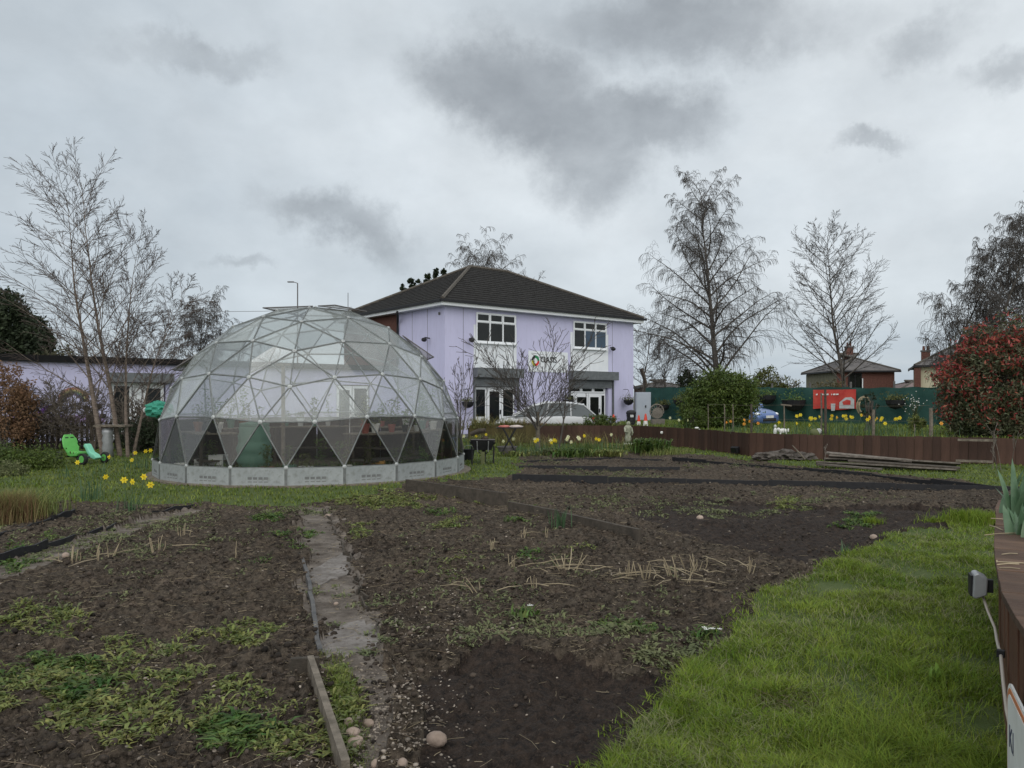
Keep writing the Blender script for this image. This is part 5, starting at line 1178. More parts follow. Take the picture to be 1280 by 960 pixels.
bush('photinia_bush', 'big bush with red young leaves over green at the right edge', 'bush', D(1243, 20.5, bz), [(0, 0, 1.3, 1.25, 1.1, 1.2), (-.7, 0, 1.0, .65, .8, .9), (.8, 0, 1.5, .9, .9, 1.2), (-.1, 0, 2.2, .8, .7, .5), (-.55, -.1, 1.95, .45, .5, .4), (.9, 0, 2.4, .8, .7, .5), (-.4, -.3, .5, 1.0, .7, .5), (1.4, 0, 1.2, 1.0, .9, 1.2), (-.5, -.1, .55, .85, .6, .6), (.5, -.2, .5, 1.1, .7, .55), (-1.15, 0, 1.5, .35, .4, .45), (-.3, 0, 2.75, .3, .3, .3), (.45, 0, 3.0, .35, .3, .3)], 44000, .055, phleafM, 202, mat2=redleafM, asp=.36)
bush('dark_conifer', 'small dark evergreen between the tall birch and the building', 'conifer', D(859, 49, 0), [(0, 0, 1.8, .8, .7, 1.7), (0, 0, 2.7, .5, .5, .9), (-.4, 0, 1.2, .6, .5, 1.0)], 5000, .09, darkleafM, 203)
bush('olive_shrub', 'olive green shrub behind the green fence right of the big bush', 'shrub', D(962, 44, 0), [(0, 0, 2.0, 1.0, .8, 1.5), (.5, 0, 1.6, .8, .7, 1.2), (-.4, 0, 2.3, .6, .6, 1.0)], 7000, .07, oliveM, 204)
bush('far_hedge', 'brownish hedge behind the green fence below the bare tree', 'hedge', D(1000, 46, 0), [(k * .9 - 1.5, 0, 1.4, .9, .6, 1.3 + .15 * math.sin(k * 2.1)) for k in range(5)], 8000, .07, M('brown_green_leaf', (.06, .055, .02), (.11, .09, .045), 1, .8, island=.35), 205)
bush('tall_conifer', 'tall dark evergreen at the far left edge', 'conifer', D(8, 44, 0), [(0, 0, 4.0, 1.9, 1.6, 3.0), (0, 0, 6.2, 1.2, 1.2, 1.6), (-1.5, 0, 5.0, 1.4, 1.3, 2.6), (1.4, 0, 4.2, .9, 1, 2.0)], 22000, .13, darkleafM, 206)
bush('tall_conifer', 'dark evergreen with drooping boughs right of the far left one', 'conifer', D(42, 45, 0), [(0, 0, 3.6, 1.2, 1.1, 2.8), (.2, 0, 5.2, .7, .7, 1.2), (.7, 0, 3.4, .7, .7, 1.6)], 9000, .12, darkleafM, 207)
bush('overgrown_hedge', 'greenish brown overgrown hedge along the far side of the flat roof', 'hedge', D(50, 40, 0), [(k * 1.3 - 5, 0, 2.0, 1.1, .8, 2.0 + .4 * math.sin(k * 1.7)) for k in range(8)], 14000, .09, M('hedge_leaf', (.05, .052, .025), (.085, .075, .045), 1, .8, island=.35), 208)
bush('beech_hedge', 'hedge with dead brown leaves at the left edge', 'hedge', D(4, 23.4, 0), [(0, 0, 1.6, .8, .5, 1.2), (-.9, 0, 1.7, .7, .5, 1.3), (.45, 0, 1.2, .5, .5, 1.0), (-1.8, 0, 1.6, .8, .5, 1.2)], 15000, .045, beechM, 209)
bush('low_juniper', 'low spreading dark green conifer shrub on the lawn at left', 'shrub', D(28, 17.6, 0), [(0, 0, .22, .9, .5, .25), (.45, -.1, .16, .55, .4, .2), (-.8, 0, .25, .8, .5, .28)], 9000, .035, greenleafM, 210)
bush('grey_shrub', 'small grey green mound before the low juniper', 'shrub', D(10, 15.9, 0), [(0, 0, .16, .35, .3, .16)], 1500, .025, greyweedM, 211, trunk=False)
bush('ivy_clump', 'dark leafy growth at the foot of the birch stems', 'shrub', D(170, 23, 0), [(0, 0, .5, .7, .4, .5), (.6, 0, .6, .5, .4, .6)], 4000, .045, darkleafM, 212)
bush('photinia_bush', 'low evergreen bush behind the fence under the right hand door', 'bush', D(745, 28.3, .5), [(0, 0, .3, .45, .3, .28), (.4, 0, .25, .35, .3, .25)], 2500, .04, greenleafM, 213)
bush('border_shrub', 'green bushy shrub before the blue cars fence post', 'shrub', D(868, 26, bz), [(0, 0, .35, .4, .3, .4)], 2500, .04, greenleafM, 214)
bush('pine_top', 'dark pine sprigs showing above the left roof slope', 'tree', D(540, 60, 0), [(-2.2 + k * .62, 0, 10.25 + .27 * k + .2 * math.sin(k * 2), .24, .2, .4) for k in range(6)], 1500, .16, darkleafM, 215)

# dry grass bush at left, reeds
rg2 = np.random.default_rng(301); c = G(8, 655); n = 2000
x = c.x + rg2.normal(0, .17, n) - .12; y = c.y + rg2.normal(0, .17, n)
t = thing('dry_grass_clump', 'tall straw coloured grass clump with rusty stems at the left edge', 'ornamental grass', (c.x, c.y, 0))
o = blades('blades', reedM, x - c.x, y - c.y, np.full(n, .02), .38, .007, .7, 302, 'stuff', t); del_ = o.pop('kind', None) if False else None
k = 900; o = blades('stems', rustM, x[:k] - c.x + .1, y[:k] - c.y, np.full(k, .02), .36, .006, .25, 303, 'stuff', t)
x = c.x + rg2.normal(0, .18, 700) - .15; y = c.y + .6 + rg2.normal(0, .25, 700)
t = thing('dry_grass_clump', 'greener feathery grass clump behind the rusty one', 'ornamental grass', (c.x, c.y + .6, 0)); blades('blades', weedM, x - c.x, y - c.y - .6, np.full(700, .02), .34, .01, .8, 304, 'stuff', t)

# ------------------------------------------------------------------ daffodils
def daffodil(p, label, flowers, h, nleaf=16, fm=yellowM, cm=None, fs=.045, spread=.08, seed=0, group='daffodil clumps', lm=daffleafM):
    t = thing('daffodil_clump', label, 'daffodils', p, 0, group); rg = np.random.default_rng(seed); r2 = random.Random(seed)
    blades('leaves', lm, rg.normal(0, spread, nleaf), rg.normal(0, spread, nleaf), np.zeros(nleaf), h * .95, .016, .35, seed, 'stuff', t)
    for k in range(flowers if isinstance(flowers, int) else len(flowers)):
        if isinstance(flowers, int): e = Vector((r2.gauss(0, spread * 1.3), r2.gauss(0, spread * .8), h * r2.uniform(.85, 1.15)))
        else: e = Vector(flowers[k])
        st = MB(); st.tube([(e.x * .3, e.y * .3, 0), (e.x * .8, e.y * .8, e.z * .6), e + Vector((0, .015, 0))], .004, 4)
        f = Matrix.Translation(e) @ Euler((PI / 2 + r2.uniform(-.3, .2), 0, r2.uniform(-.9, .9))).to_matrix().to_4x4(); b = MB()
        for q in range(6):
            a = q * PI / 3; ca, sa = math.cos(a), math.sin(a); b.add([(0, 0, 0), (ca * fs * .6 - sa * fs * .32, sa * fs * .6 + ca * fs * .32, .004), (ca * fs * 1.1, sa * fs * 1.1, .006), (ca * fs * .6 + sa * fs * .32, sa * fs * .6 - ca * fs * .32, .004)], [(0, 3, 2, 1)], f)
        fl_ = b.build('flower', fm, t); st.build('stem', lm, fl_); MB().lathe([(fs * .25, 0), (fs * .3, fs * .5), (fs * .42, fs * .62)], n=8, M=f, cap=False).build('trumpet', cm or fm, fl_)
def fpos(px, py, d, p): q = D(px, d, Z(py, d)); return (q.x - p.x, q.y - p.y, q.z - p.z)
p = on(163, 640); dd = p.y
daffodil(p, 'clump with four bright yellow daffodils nearest the vegetable plot', [fpos(155, 600, dd + .1, p), fpos(166, 602, dd, p), fpos(180, 596, dd + .15, p), fpos(188, 606, dd, p)], .30, 26, seed=1, fs=.05)
p = on(114, 628); dd = p.y
daffodil(p, 'tall leafed daffodil clump with a single yellow flower', [fpos(132, 596, dd, p)], .40, 34, seed=2, fs=.046)
p = on(88, 600); daffodil(p, 'pale daffodil low beside the kart rear wheel', [fpos(97, 578, p.y, p)], .30, 10, seed=3, fs=.05)
p = on(125, 596); daffodil(p, 'single daffodil right of the kart nose', [fpos(137, 571, p.y, p)], .28, 14, seed=4, fs=.055)
p = on(176, 588); daffodil(p, 'daffodils close to the left side of the dome', [fpos(169, 566, p.y, p), fpos(182, 564, p.y, p), fpos(188, 563, p.y - .1, p), fpos(165, 575, p.y, p)], .3, 40, seed=5, fs=.05, spread=.2)
rr_ = random.Random(5)
lbs = ['beside the folding stand', 'left of the vase shaped tree foot', 'just right of the vase shaped tree foot', 'by the slim sapling', 'under the white car', 'in the middle of the flower border', 'left of the pale statue', 'at the statue foot', 'near the barrow front', 'behind the wheelbarrow', 'at the right end of the flower border']
for i, (px, py, n, fm) in enumerate([(656, 568, 3, paleyM), (664, 572, 2, yellowM), (684, 570, 3, yellowM), (700, 570, 2, paleyM), (712, 566, 2, paleyM), (726, 568, 3, paleyM), (745, 566, 3, yellowM), (772, 564, 1, paleyM), (604, 562, 2, yellowM), (588, 566, 1, paleyM), (803, 566, 1, paleyM)]):
    daffodil(on(px, py), '%s daffodils %s' % ('pale' if fm is paleyM else 'yellow', lbs[i]), n, .42, 26, fm, seed=20 + i, fs=.06, spread=.18)
for i, (px, dd, n, fm, lb) in enumerate([(1008, 21.4, 2, yellowM, 'left of the red banner'), (1043, 21, 5, yellowM, 'below the left half of the red banner'), (1052, 21.3, 4, yellowM, 'below the white figure on the banner'), (1064, 21.2, 3, yellowM, 'below the right half of the banner'), (1078, 21, 6, yellowM, 'right of the banner'), (1092, 20.8, 3, yellowM, 'beside the grey fence stake'), (1104, 20.8, 4, yellowM, 'furthest right of the yellow row'),
                                         (993, 21.2, 3, yellowM, 'beside the white animal ornament'), (921, 23, 2, orangeM, 'left of the blue car'), (931, 22.8, 2, orangeM, 'in front of the blue car wheel'), (958, 22, 2, orangeM, 'right of the blue car'), (1127, 20.3, 1, yellowM, 'near the tall grey post'), (1166, 19.8, 1, orangeM, 'at the foot of the red leaved bush'), (848, 26, 3, paleyM, 'between the wheel and the big bush')]):
    daffodil(D(px, dd, bz), '%s flowers on the raised bank %s' % ({id(yellowM): 'yellow', id(orangeM): 'orange', id(paleyM): 'pale'}[id(fm)], lb), n, .52 if px > 1000 and px < 1110 else .34, 24, fm, orangeM if i in (3, 5) else None, seed=50 + i, fs=.052, spread=.26, group='flowers on the raised bank')
# planting in the flower border before the fence
rg2 = np.random.default_rng(310)
for i, (px, py, w, h, n, mt, lf, lb) in enumerate([(650, 571, .6, .16, 300, weedM, True, 'low green leaves left of the vase shaped tree'), (690, 570, .5, .22, 260, greyweedM, True, 'grey green leaves right of the vase shaped tree'), (715, 572, .45, .26, 380, weedgM, True, 'dense green leaves in the middle of the flower border'), (735, 568, .4, .34, 160, weedgM, False, 'upright green shoots left of the statue'),
                                              (757, 571, .5, .2, 320, weedM, True, 'yellow green leaves left of the statue'), (812, 567, .5, .46, 420, weedgM, True, 'tall green leaves right of the statue'), (830, 570, .6, .2, 240, weedM, False, 'grassy tuft where the fence starts to curve'), (745, 561, 1.0, .5, 130, reedM, False, 'dry stems against the brown fence'), (600, 562, .5, .45, 260, weedM, False, 'yellow green growth behind the wheelbarrow'), (640, 560, .5, .5, 160, reedM, False, 'dry scrub behind the folding stand'), (676, 560, .6, .4, 120, reedM, False, 'dry stems behind the vase shaped tree'), (850, 567, .5, .15, 200, weedM, False, 'short leaves at the foot of the curved fence')]):
    c = on(px, py); t = thing('border_plant', lb, 'plant', c, 0, 'planting in the flower border')
    blades('leaves', mt, rg2.normal(0, w * .5, n), rg2.normal(0, .22, n), np.full(n, .0), h, .045 if lf else .018, .8, 320 + i, 'stuff', t, leafy=lf)
for i, (px, z_, h, n, mt, lb) in enumerate([(602, .5, .5, 220, reedM, 'dry tops showing over the mossy end of the fence'), (640, .5, .42, 260, reedM, 'twiggy dry plants before the white car bonnet'), (662, .5, .35, 160, rustM, 'brown seed heads before the white car'), (725, .5, .3, 150, oliveM, 'low green plants along the fence top'), (773, .5, .3, 160, weedM, 'short green plants left of the black bin')]):
    p = D(px, 28.3, z_); t = thing('fence_top_plant', lb, 'plant', p, 0, 'plants on the raised border')
    blades('leaves', mt, rg2.normal(0, .4, n), rg2.normal(0, .2, n), np.full(n, .0), h, .03, .9, 360 + i, 'stuff', t, leafy=i > 2)

# bank plants, stakes, ornaments
for i, (px, dd, h, th, lb) in enumerate([(905.5, 23.5, 1.5, .035, 'thin grey stake in front of the big bush'), (939, 22, 1.35, .07, 'dark post in front of the blue car'), (980, 21.5, 1.55, .04, 'pale stake with a cross piece left of the daffodils'), (1031.5, 20.9, 1.75, .07, 'dark post crossing the left end of the banner'), (1026.5, 21.0, 1.0, .05, 'short pale stake beside the dark banner post'),
                                       (1091.5, 20.5, 1.15, .08, 'grey post right of the daffodil row'), (1163.5, 19.8, 1.05, .10, 'thick grey post left of the red leaved bush'), (916, 23, 1.2, .03, 'very thin stake left of the blue car'), (1143, 20, .62, .03, 'short white topped stake near the right post'), (885, 24, 1.1, .025, 'thin stake left in front of the big bush')]):
    dk = i in (1, 3); t = thing('garden_stake', lb, 'stake', D(px, dd, bz - .05), 0, 'stakes along the raised bank'); hh = (Z(505 if i not in (3, 5, 6, 8) else {3: 486, 5: 512, 6: 510, 8: 530}[i], dd) - bz + .05)
    if i == 4: hh = Z(489, dd) - bz
    MB().tube([(0, 0, 0), (.01, 0, hh * .5), (0, 0, hh)], [th / 2, th / 2, th / 2.3], 7).build('stake', dkedgeM if dk else edgeM, t)
    if i == 2: MB().box((.06, 0, hh - .03), (.3, .03, .04), 0, rot=(0, .1, 0)).build('cross_piece', edgeM, t)
w = thing('wire_line', 'thin wires strung between the stakes on the bank', 'wire', D(905, 23.4, bz)); b = MB()
for hz_ in (.45, .85):
    pts = [D(885, 24, bz + hz_), D(905, 23.5, bz + hz_), D(939, 22, bz + hz_ - .02), D(980, 21.5, bz + hz_), D(1031, 20.9, bz + hz_), D(1091, 20.5, bz + hz_ - .03), D(1163, 19.8, bz + hz_)]
    b.tube(pts, .0025, 4)
b.build('wire', edgeM, w, True)
def ornament(name, px, dd, z, label, parts):
    t = thing(name, label, 'garden ornament', D(px, dd, z))
    for nm, c, r, mt in parts: MB().ico(c, r, 2, .03).build(nm, mt, t, smooth=True)
ornament('animal_ornament', 979, 21.4, bz, 'small white animal ornament beside the daffodils', [('body', (0, 0, .13), (.13, .06, .07), wpaintM), ('head', (-.13, 0, .17), (.05, .045, .05), wpaintM), ('tail', (.14, 0, .15), (.03, .03, .05), wpaintM), ('leg', (-.08, 0, .04), (.02, .05, .06), wpaintM), ('leg', (.08, 0, .04), (.02, .05, .06), wpaintM)])
ornament('gnome_ornament', 969, 21.6, bz, 'tiny white and grey figure right of the blue car', [('body', (0, 0, .1), (.05, .05, .12), wpaintM), ('head', (0, 0, .25), (.04, .04, .05), crateM)])
ornament('rabbit_ornament', 1018, 21, bz, 'dull grey round ornaments under the banner left end', [('body', (0, 0, .1), (.13, .1, .11), greyweedM), ('head', (.12, 0, .14), (.08, .07, .08), crateM)])
ornament('bird_ornament', 871, 24.8, bz, 'small white bird on the fence edge at the curve', [('body', (0, 0, .09), (.07, .03, .03), wpaintM), ('tail', (.07, 0, .04), (.04, .02, .02), wpaintM)])
# white ornament fixed on the fence, bird box
p = D(829, 26.15); o = MB().ico((0, 0, 0), (.055, .03, .05), 2, .05).build('fence_ornament', wpaintM, smooth=True); o.location = (5.06 + .05, 26.25, Z(541, 26.1)); tag(o, 'little white ornament fixed to the curved brown fence', 'ornament')
p = D(922, 21.2); t = thing('floodlight', 'small black floodlight low on the brown fence', 'lamp', (6.35, 21.9, Z(563, 21.6))); MB().box((0, 0, 0), (.22, .12, .16), rot=(.3, 0, -.7)).build('body', blackM, t); MB().box((-.07, -.05, 0), (.14, .02, .11), rot=(.3, 0, -.7)).build('lens', windM, t); MB().box((.07, .07, .0), (.05, .14, .05), -.7).build('bracket', blackM, t)
# white spray flowers
t = thing('white_flower_spray', 'airy white flower spray against the green fence', 'flowers', D(1144, 24, bz)); rg = random.Random(2); b = MB(); s = MB()
for k in range(42):
    e = Vector((rg.gauss(0, .14), rg.gauss(0, .1), Z(503, 24) - bz + rg.gauss(0, .16))); b.ico(e, .017, 0); s.tube([(0, 0, 0), (e.x * .3, 0, e.z * .6), e], .004, 3, False)
b.build('blossom', wpaintM, t); s.build('stems', oliveM, t)
bush('leafy_clump', 'yellow green leafy clump under the white flower spray', 'plant', D(1146, 23, bz), [(0, 0, .28, .28, .2, .25)], 900, .04, weedM, 221, trunk=False)
bush('leafy_clump', 'dark thorny shrub behind the stakes right of the banner', 'plant', D(1086, 24, bz), [(0, 0, .8, .25, .2, .5)], 350, .04, darkleafM, 222)
t = thing('garden_hose', 'loops of pale brown hose hanging right of the banner', 'hose', on_gf(1083, 1.3, .15)[0]); b = MB()
for k in range(3): b.tube([(.32 * math.cos(a) * (1 - k * .12), -.03 * k, .05 + .4 * math.sin(a) * (1 - k * .1)) for a in [q * .35 + k for q in range(16)]], .022, 5)
b.build('hose', strawM, t)
# statue, wheelbarrow, stand, bucket
p = on(785.5, 566); t = thing('stone_statue', 'pale weathered standing stone figure before the brown fence', 'statue', (D(785, 26.8).x, 26.8, hgt(D(785, 26.8).x, 26.8)), .4); t.scale = (.8, .8, .72)
stM = M('pale_stone', (.20, .22, .15), (.36, .36, .29), 8, .9, .4)
MB().lathe([(.22, 0), (.2, .08), (.14, .1)], n=12).build('plinth', stM, t); MB().lathe([(.13, .1), (.15, .3), (.11, .5), (.14, .72), (.17, .82), (.13, .92), (.06, .95)], n=12).build('body', stM, t, smooth=True); MB().ico((.02, 0, 1.03), (.09, .09, .11), 2, .05).build('head', stM, t, smooth=True)
MB().tube([(-.15, 0, .84), (-.2, -.08, .65), (-.08, -.13, .6)], [.05, .045, .035], 7).build('arm', stM, t, smooth=True); MB().tube([(.15, 0, .84), (.19, -.06, .6), (.16, -.06, .45)], [.05, .045, .035], 7).build('arm', stM, t, smooth=True)
p = on(604, 581); t = thing('wheelbarrow', 'dark wheelbarrow seen end on beside the dome', 'wheelbarrow', p, 0)
zz = Z(549, p.y) - p.z; b = MB(); v = [(-.29, -.3, zz), (.29, -.3, zz), (.27, .45, zz - .03), (-.27, .45, zz - .03), (-.2, -.22, zz - .24), (.2, -.22, zz - .24), (.18, .3, zz - .24), (-.18, .3, zz - .24)]
b.add(v, [(0, 1, 5, 4), (1, 2, 6, 5), (2, 3, 7, 6), (3, 0, 4, 7), (4, 5, 6, 7)]); tr = b.build('tray', blackM, t); tr.modifiers.new('s', 'SOLIDIFY').thickness = .02
b = MB(); b.tube([(-.29, -.3, zz), (.29, -.3, zz), (.27, .45, zz - .03), (-.27, .45, zz - .03), (-.29, -.3, zz)], .014, 5); b.build('rim', slateM, tr)
for s in (-1, 1): MB().tube([(s * .27, -.28, zz - .15), (s * .26, -.3, 0)], .022, 6).build('leg', blackM, t); MB().tube([(s * .14, -.32, zz - .03), (s * .13, -.26, zz - .28), (s * .05, .5, .2)], .016, 5).build('frame', steelM, t); MB().tube([(s * .28, -.2, zz - .1), (s * .29, -.75, zz - .02)], .018, 6).build('handle', blackM, t)
Mx = Matrix.Translation((0, .45, .17)) @ Matrix.Rotation(PI / 2, 4, 'Y'); wh = MB().lathe([(.1, -.04), (.165, -.045), (.18, 0), (.165, .045), (.1, .04)], n=18, M=Mx).build('wheel', tyreM, t); MB().lathe([(.1, -.03), (.1, .03)], n=14, M=Mx).build('hub', greyweedM, wh)
MB().box((0, -.31, .16), (.1, .03, .3)).build('front_plate', greyweedM, t)
lg = MB().tube([(-.22, 0, .0), (.0, .02, .08), (.16, .0, .1)], [.05, .065, .05], 8).build('log', dkedgeM); lg.location = (p.x - .1, p.y, p.z + zz + .12); tag(lg, 'dark log lying tilted on top of the wheelbarrow', 'log')
lg = MB().ico((0, 0, 0), (.09, .08, .06), 2, .1).build('soil_lump', clodM); lg.location = (p.x + .04, p.y, p.z + zz + .02); tag(lg, 'dark lump in the wheelbarrow tray', 'soil lump')
p = on(636, 570); t = thing('folding_stand', 'black crossed leg folding stand beside the wheelbarrow', 'stand', p, 0); zt = Z(535.5, p.y) - p.z
for sy in (-.18, .18):
    MB().tube([(-.24, sy, 0), (.2, sy, zt)], .022, 6).build('leg', blackM, t); MB().tube([(.24, sy, 0), (-.16, sy, zt)], .022, 6).build('leg', blackM, t)
for x_, z_ in ((-.24, .02), (.24, .02), (.2, zt), (-.16, zt)): MB().tube([(x_, -.18, z_), (x_, .18, z_)], .016, 6).build('cross_bar', blackM, t)
MB().box((.02, 0, zt + .02), (.75, .4, .03)).build('top', blackM, t)
for i, (dx, s, mt, lb, nm) in enumerate([(-.12, (.17, .15, .045), M('faded_red', (.4, .12, .10), (.5, .2, .17), 8, .8), 'faded red cloth bundle on the folding stand', 'cloth_bundle'), (.2, (.2, .14, .05), M('dusty_pink', (.45, .38, .34), (.55, .48, .44), 8, .8), 'crumpled pale pink cloth on the folding stand', 'cloth_bundle')]):
    o = MB().ico((0, 0, 0), s, 2, .12).build(nm, mt, smooth=True); o.location = (p.x + dx, p.y, p.z + zt + .05); tag(o, lb, 'cloth')
o = thing('plastic_tub', 'grey green plastic tub under the folding stand', 'tub', (p.x - .05, p.y + .1, p.z)); MB().lathe([(.2, 0), (.28, .22), (.3, .22), (.3, .24), (.26, .22), (.19, .03)], n=16).build('tub', slateM, o)
p = on(586, 577); t = thing('bucket', 'black bucket between the dome and the wheelbarrow', 'bucket', p); MB().lathe([(.11, 0), (.15, .27), (.165, .27), (.165, .29), (.14, .28), (.1, .03)], n=16).build('pail', blackM, t); MB().tube([(.15 * math.cos(a), 0, .27 + .0 + .12 * math.sin(a)) for a in [q * PI / 8 for q in range(9)]], .004, 4).build('handle', steelM, t)

# ------------------------------------------------------------------ green pedal kart
p = on(103, 581); t = thing('pedal_kart', 'green and mint pedal kart parked on the lawn by the picket fence', 'pedal kart', p, -.42)
def Mxw(x, y, z): return Matrix.Translation((x, y, z)) @ Matrix.Rotation(PI / 2, 4, 'X')
for x_, y_, r in ((-.46, -.3, .15), (-.46, .3, .15), (.42, -.3, .14), (.42, .3, .14)) :
    wh = MB().lathe([(r * .6, -.04), (r * .95, -.04), (r, -.02), (r, .02), (r * .95, .04), (r * .6, .04)], n=20, M=Mxw(x_, y_, r)).build('wheel', tyreM, t)
    MB().lathe([(r * .62, -.042), (r * .2, -.03), (r * .2, .03), (r * .62, .042)], n=12, M=Mxw(x_, y_, r)).build('rim', kartM if x_ > 0 else slateM, wh)
for x_ in (-.46, .42): MB().tube([(x_, -.3, .15), (x_, .3, .15)], .015, 6).build('axle', slateM, t)
MB().tube([(-.5, .06, .18), (-.1, .06, .17), (.3, .03, .17), (.46, 0, .18)], .022, 6).build('frame', kart2M, t); MB().tube([(-.5, -.08, .18), (-.1, -.08, .17), (.3, -.05, .17), (.46, -.02, .18)], .022, 6).build('frame', blackM, t)
Ms = Matrix.Translation((-.34, 0, .24)) @ Matrix.Rotation(-.38, 4, 'Y') @ Matrix.Rotation(PI / 2, 4, 'Z')
b = MB(); b.prism([(-.15, 0), (.15, 0), (.21, .18), (.19, .38), (.11, .50), (-.11, .50), (-.19, .38), (-.21, .18)], -.02, .02, Ms); st_ = b.build('seat_back', kartM, t); bv = st_.modifiers.new('b', 'BEVEL'); bv.width = .012; bv.segments = 2
for s_ in (-.07, .07): b = MB(); b.prism([(s_ - .045, .40), (s_ + .045, .40), (s_ + .04, .425), (s_ - .04, .425)], -.026, .026, Ms); b.build('seat_slot', blackM, st_)
b = MB(); b.prism([(-.36, .20), (-.32, .30), (-.05, .27), (.02, .31), (.06, .26), (.02, .19), (-.2, .17)], -.17, .17); q_ = b.build('seat_base', kartM, t); bv = q_.modifiers.new('b', 'BEVEL'); bv.width = .02; bv.segments = 2
b = MB(); b.prism([(.12, .44), (.17, .50), (.23, .48), (.36, .30), (.52, .24), (.60, .16), (.52, .11), (.40, .14), (.28, .24), (.18, .38)], -.08, .08); n_ = b.build('fairing', kart2M, t); bv = n_.modifiers.new('b', 'BEVEL'); bv.width = .025; bv.segments = 2
MB().tube([(.2, 0, .40), (.06, 0, .52)], .014, 6).build('steering_column', blackM, t); MB().tube([(.04 + .06 * math.sin(a), .14 * math.cos(a), .54 + .11 * math.sin(a)) for a in [q * PI / 8 for q in range(17)]], .014, 6).build('steering_wheel', blackM, t)
for s_ in (-.12, .12): MB().box((.24, s_, .15), (.09, .05, .02)).build('pedal', blackM, t)
p = on(107, 577); t = thing('garden_table', 'small grey tray on a ribbed metal pedestal behind the kart', 'garden table', (p.x + .05, p.y + 1.0, .03)); 
MB().lathe([(.16, 0), (.13, .2), (.15, .25), (.12, .4), (.15, .48), (.12, .6), (.15, .68), (.13, .8)], n=14).build('pedestal', steelM, t, smooth=True); MB().box((.15, 0, .87), (.85, .45, .05)).build('top', edgeM, t)
# picket fence
a, c = Vector((-19.5, 22.4)), Vector((-11.2, 25.6)); L_ = (c - a).length; n = int(L_ / .135); ang = math.atan2(c.y - a.y, c.x - a.x)
t = thing('picket_fence', 'dark weathered picket fence in front of the mural wall', 'fence', (a.x, a.y, 0)); pm = MB().prism([(-.038, -.1), (.038, -.1), (.038, .88), (0, .96), (-.038, .88)], -.01, .01).build('picket', M('dark_picket', (.02, .016, .014), (.05, .04, .035), 8, .9, rand=.3)).data; bpy.data.objects.remove(bpy.data.objects['picket'])
rg = random.Random(6)
for i in range(n):
    p = a.lerp(c, i / n); o = link('picket', pm, None, t, True); o.location = (p.x, p.y, rg.uniform(-.03, .03)); o.rotation_euler = (0, rg.uniform(-.02, .02), ang)
for z_ in (.25, .72): m_ = (a + c) / 2; MB().box((m_.x - math.sin(ang) * .03, m_.y + math.cos(ang) * .03, z_), (L_, .03, .07), ang).build('rail', MATS['dark_picket'], t, True)
# green tarpaulin sack left of the dome
p = D(199, 20.3); t = thing('green_sack', 'bright green tarpaulin bundle beside the dome', 'sack', (p.x, 20.3, 0)); MB().ico((0, 0, 1.35), (.34, .25, .22), 2, .22).build('bundle', M('green_tarp', (.03, .22, .15), (.06, .32, .23), 6, .6, 1.0, 12, bdist=.05), t); MB().ico((-.34, 0, 1.33), (.09, .08, .08), 1, .1).build('knot', crateM, t); MB().tube([(0, .05, 0), (.02, .05, 1.2)], .05, 7).build('post', dkedgeM, t)

# ------------------------------------------------------------------ plank pile and rubble
pz = lambda px, py: on(px, py)
tt_ = [((1033, 566), (1140, 576), .30, 'grey plank on top of the pile, tilted'), ((1030, 574), (1196, 581), .20, 'long grey plank in the middle of the pile'), ((1020, 580), (1190, 586), .14, 'long grey plank at the front of the pile'), ((1036, 570), (1200, 580), .26, 'upper rear plank of the pile'),
       ((1020, 578), (1172, 588), .09, 'low front plank of the pile'), ((1022, 580), (1102, 587), .05, 'short plank at the bottom front of the pile'), ((1060, 576), (1200, 585), .10, 'dark plank under the pile'), ((1090, 583), (1196, 588), .05, 'bottom right plank of the pile')]
for i, ((x0, y0), (x1, y1), z_, lb) in enumerate(tt_):
    d0, d1 = 18.3 - i * .1, 17.4 - i * .1; A_ = D(x0, d0); B_ = D(x1, d1); A_.z = max(Z(y0, d0), .1); B_.z = max(Z(y1, d1), .08); m_ = (A_ + B_) / 2; v = B_ - A_
    o = MB().box((0, 0, 0), (v.length, .15, .035)).build('plank', plankM if i not in (6,) else dkedgeM); o.location = m_; o.rotation_euler = (random.Random(i).uniform(-.5, .3), -math.asin(v.z / v.length), math.atan2(v.y, v.x)); tag(o, lb, 'plank', 'planks piled by the fence')
for i, (px, py, s, lb) in enumerate([(957, 577, .26, 'flattened grey sacking at the left of the heap'), (980, 576, .33, 'crumpled grey sacking in the middle of the heap'), (1003, 577, .27, 'grey sacking next to the planks'), (990, 572, .22, 'top fold of grey sacking')]):
    p = on(px, py); rg = random.Random(i); b = MB(); b.ico((0, 0, 0), (s * 1.2, s * .8, s * .46), 2, .3, rg); o = b.build('sacking', M('sacking_grey%d' % i, (.05, .043, .037), (.115, .10, .088), 8, .95, .9, 30)); o.location = (p.x, p.y, p.z + s * .3 + (.12 if i == 3 else 0)); tag(o, lb, 'sacking')
o = MB().tube([(0, 0, 0), (-.1, 0, .12), (-.3, .02, .34)], [.025, .02, .015], 6).build('bare_stick', edgeM); o.location = D(1006, 18.8, .15); tag(o, 'broken stick poking up from the sacking heap', 'stick')
# whippy stems before the fence at right
for i, (px, H) in enumerate(((1242, 1.0), (1252, 1.1), (1264, .95), (1247, .7), (1030, .6))):
    bare_tree('whippy_stem', 'thin bare upright stem before the fence, ' + ['left of the right hand trio', 'middle of the right hand trio', 'right of the right hand trio', 'shortest of the right hand stems', 'alone above the plank pile'][i], D(px, 17.2 + .1 * i, 0), H, .010, [SP(6, .06, .05, 3, .5, .5, .4, .5), SP(4, .1, 0, 2, .3, .5, .5, .5), SP(3, .1, 0, 0, 0, 0, 0, 0)], 400 + i, cat='stem', minr=.006, twigm=plankM, barkm=plankM)

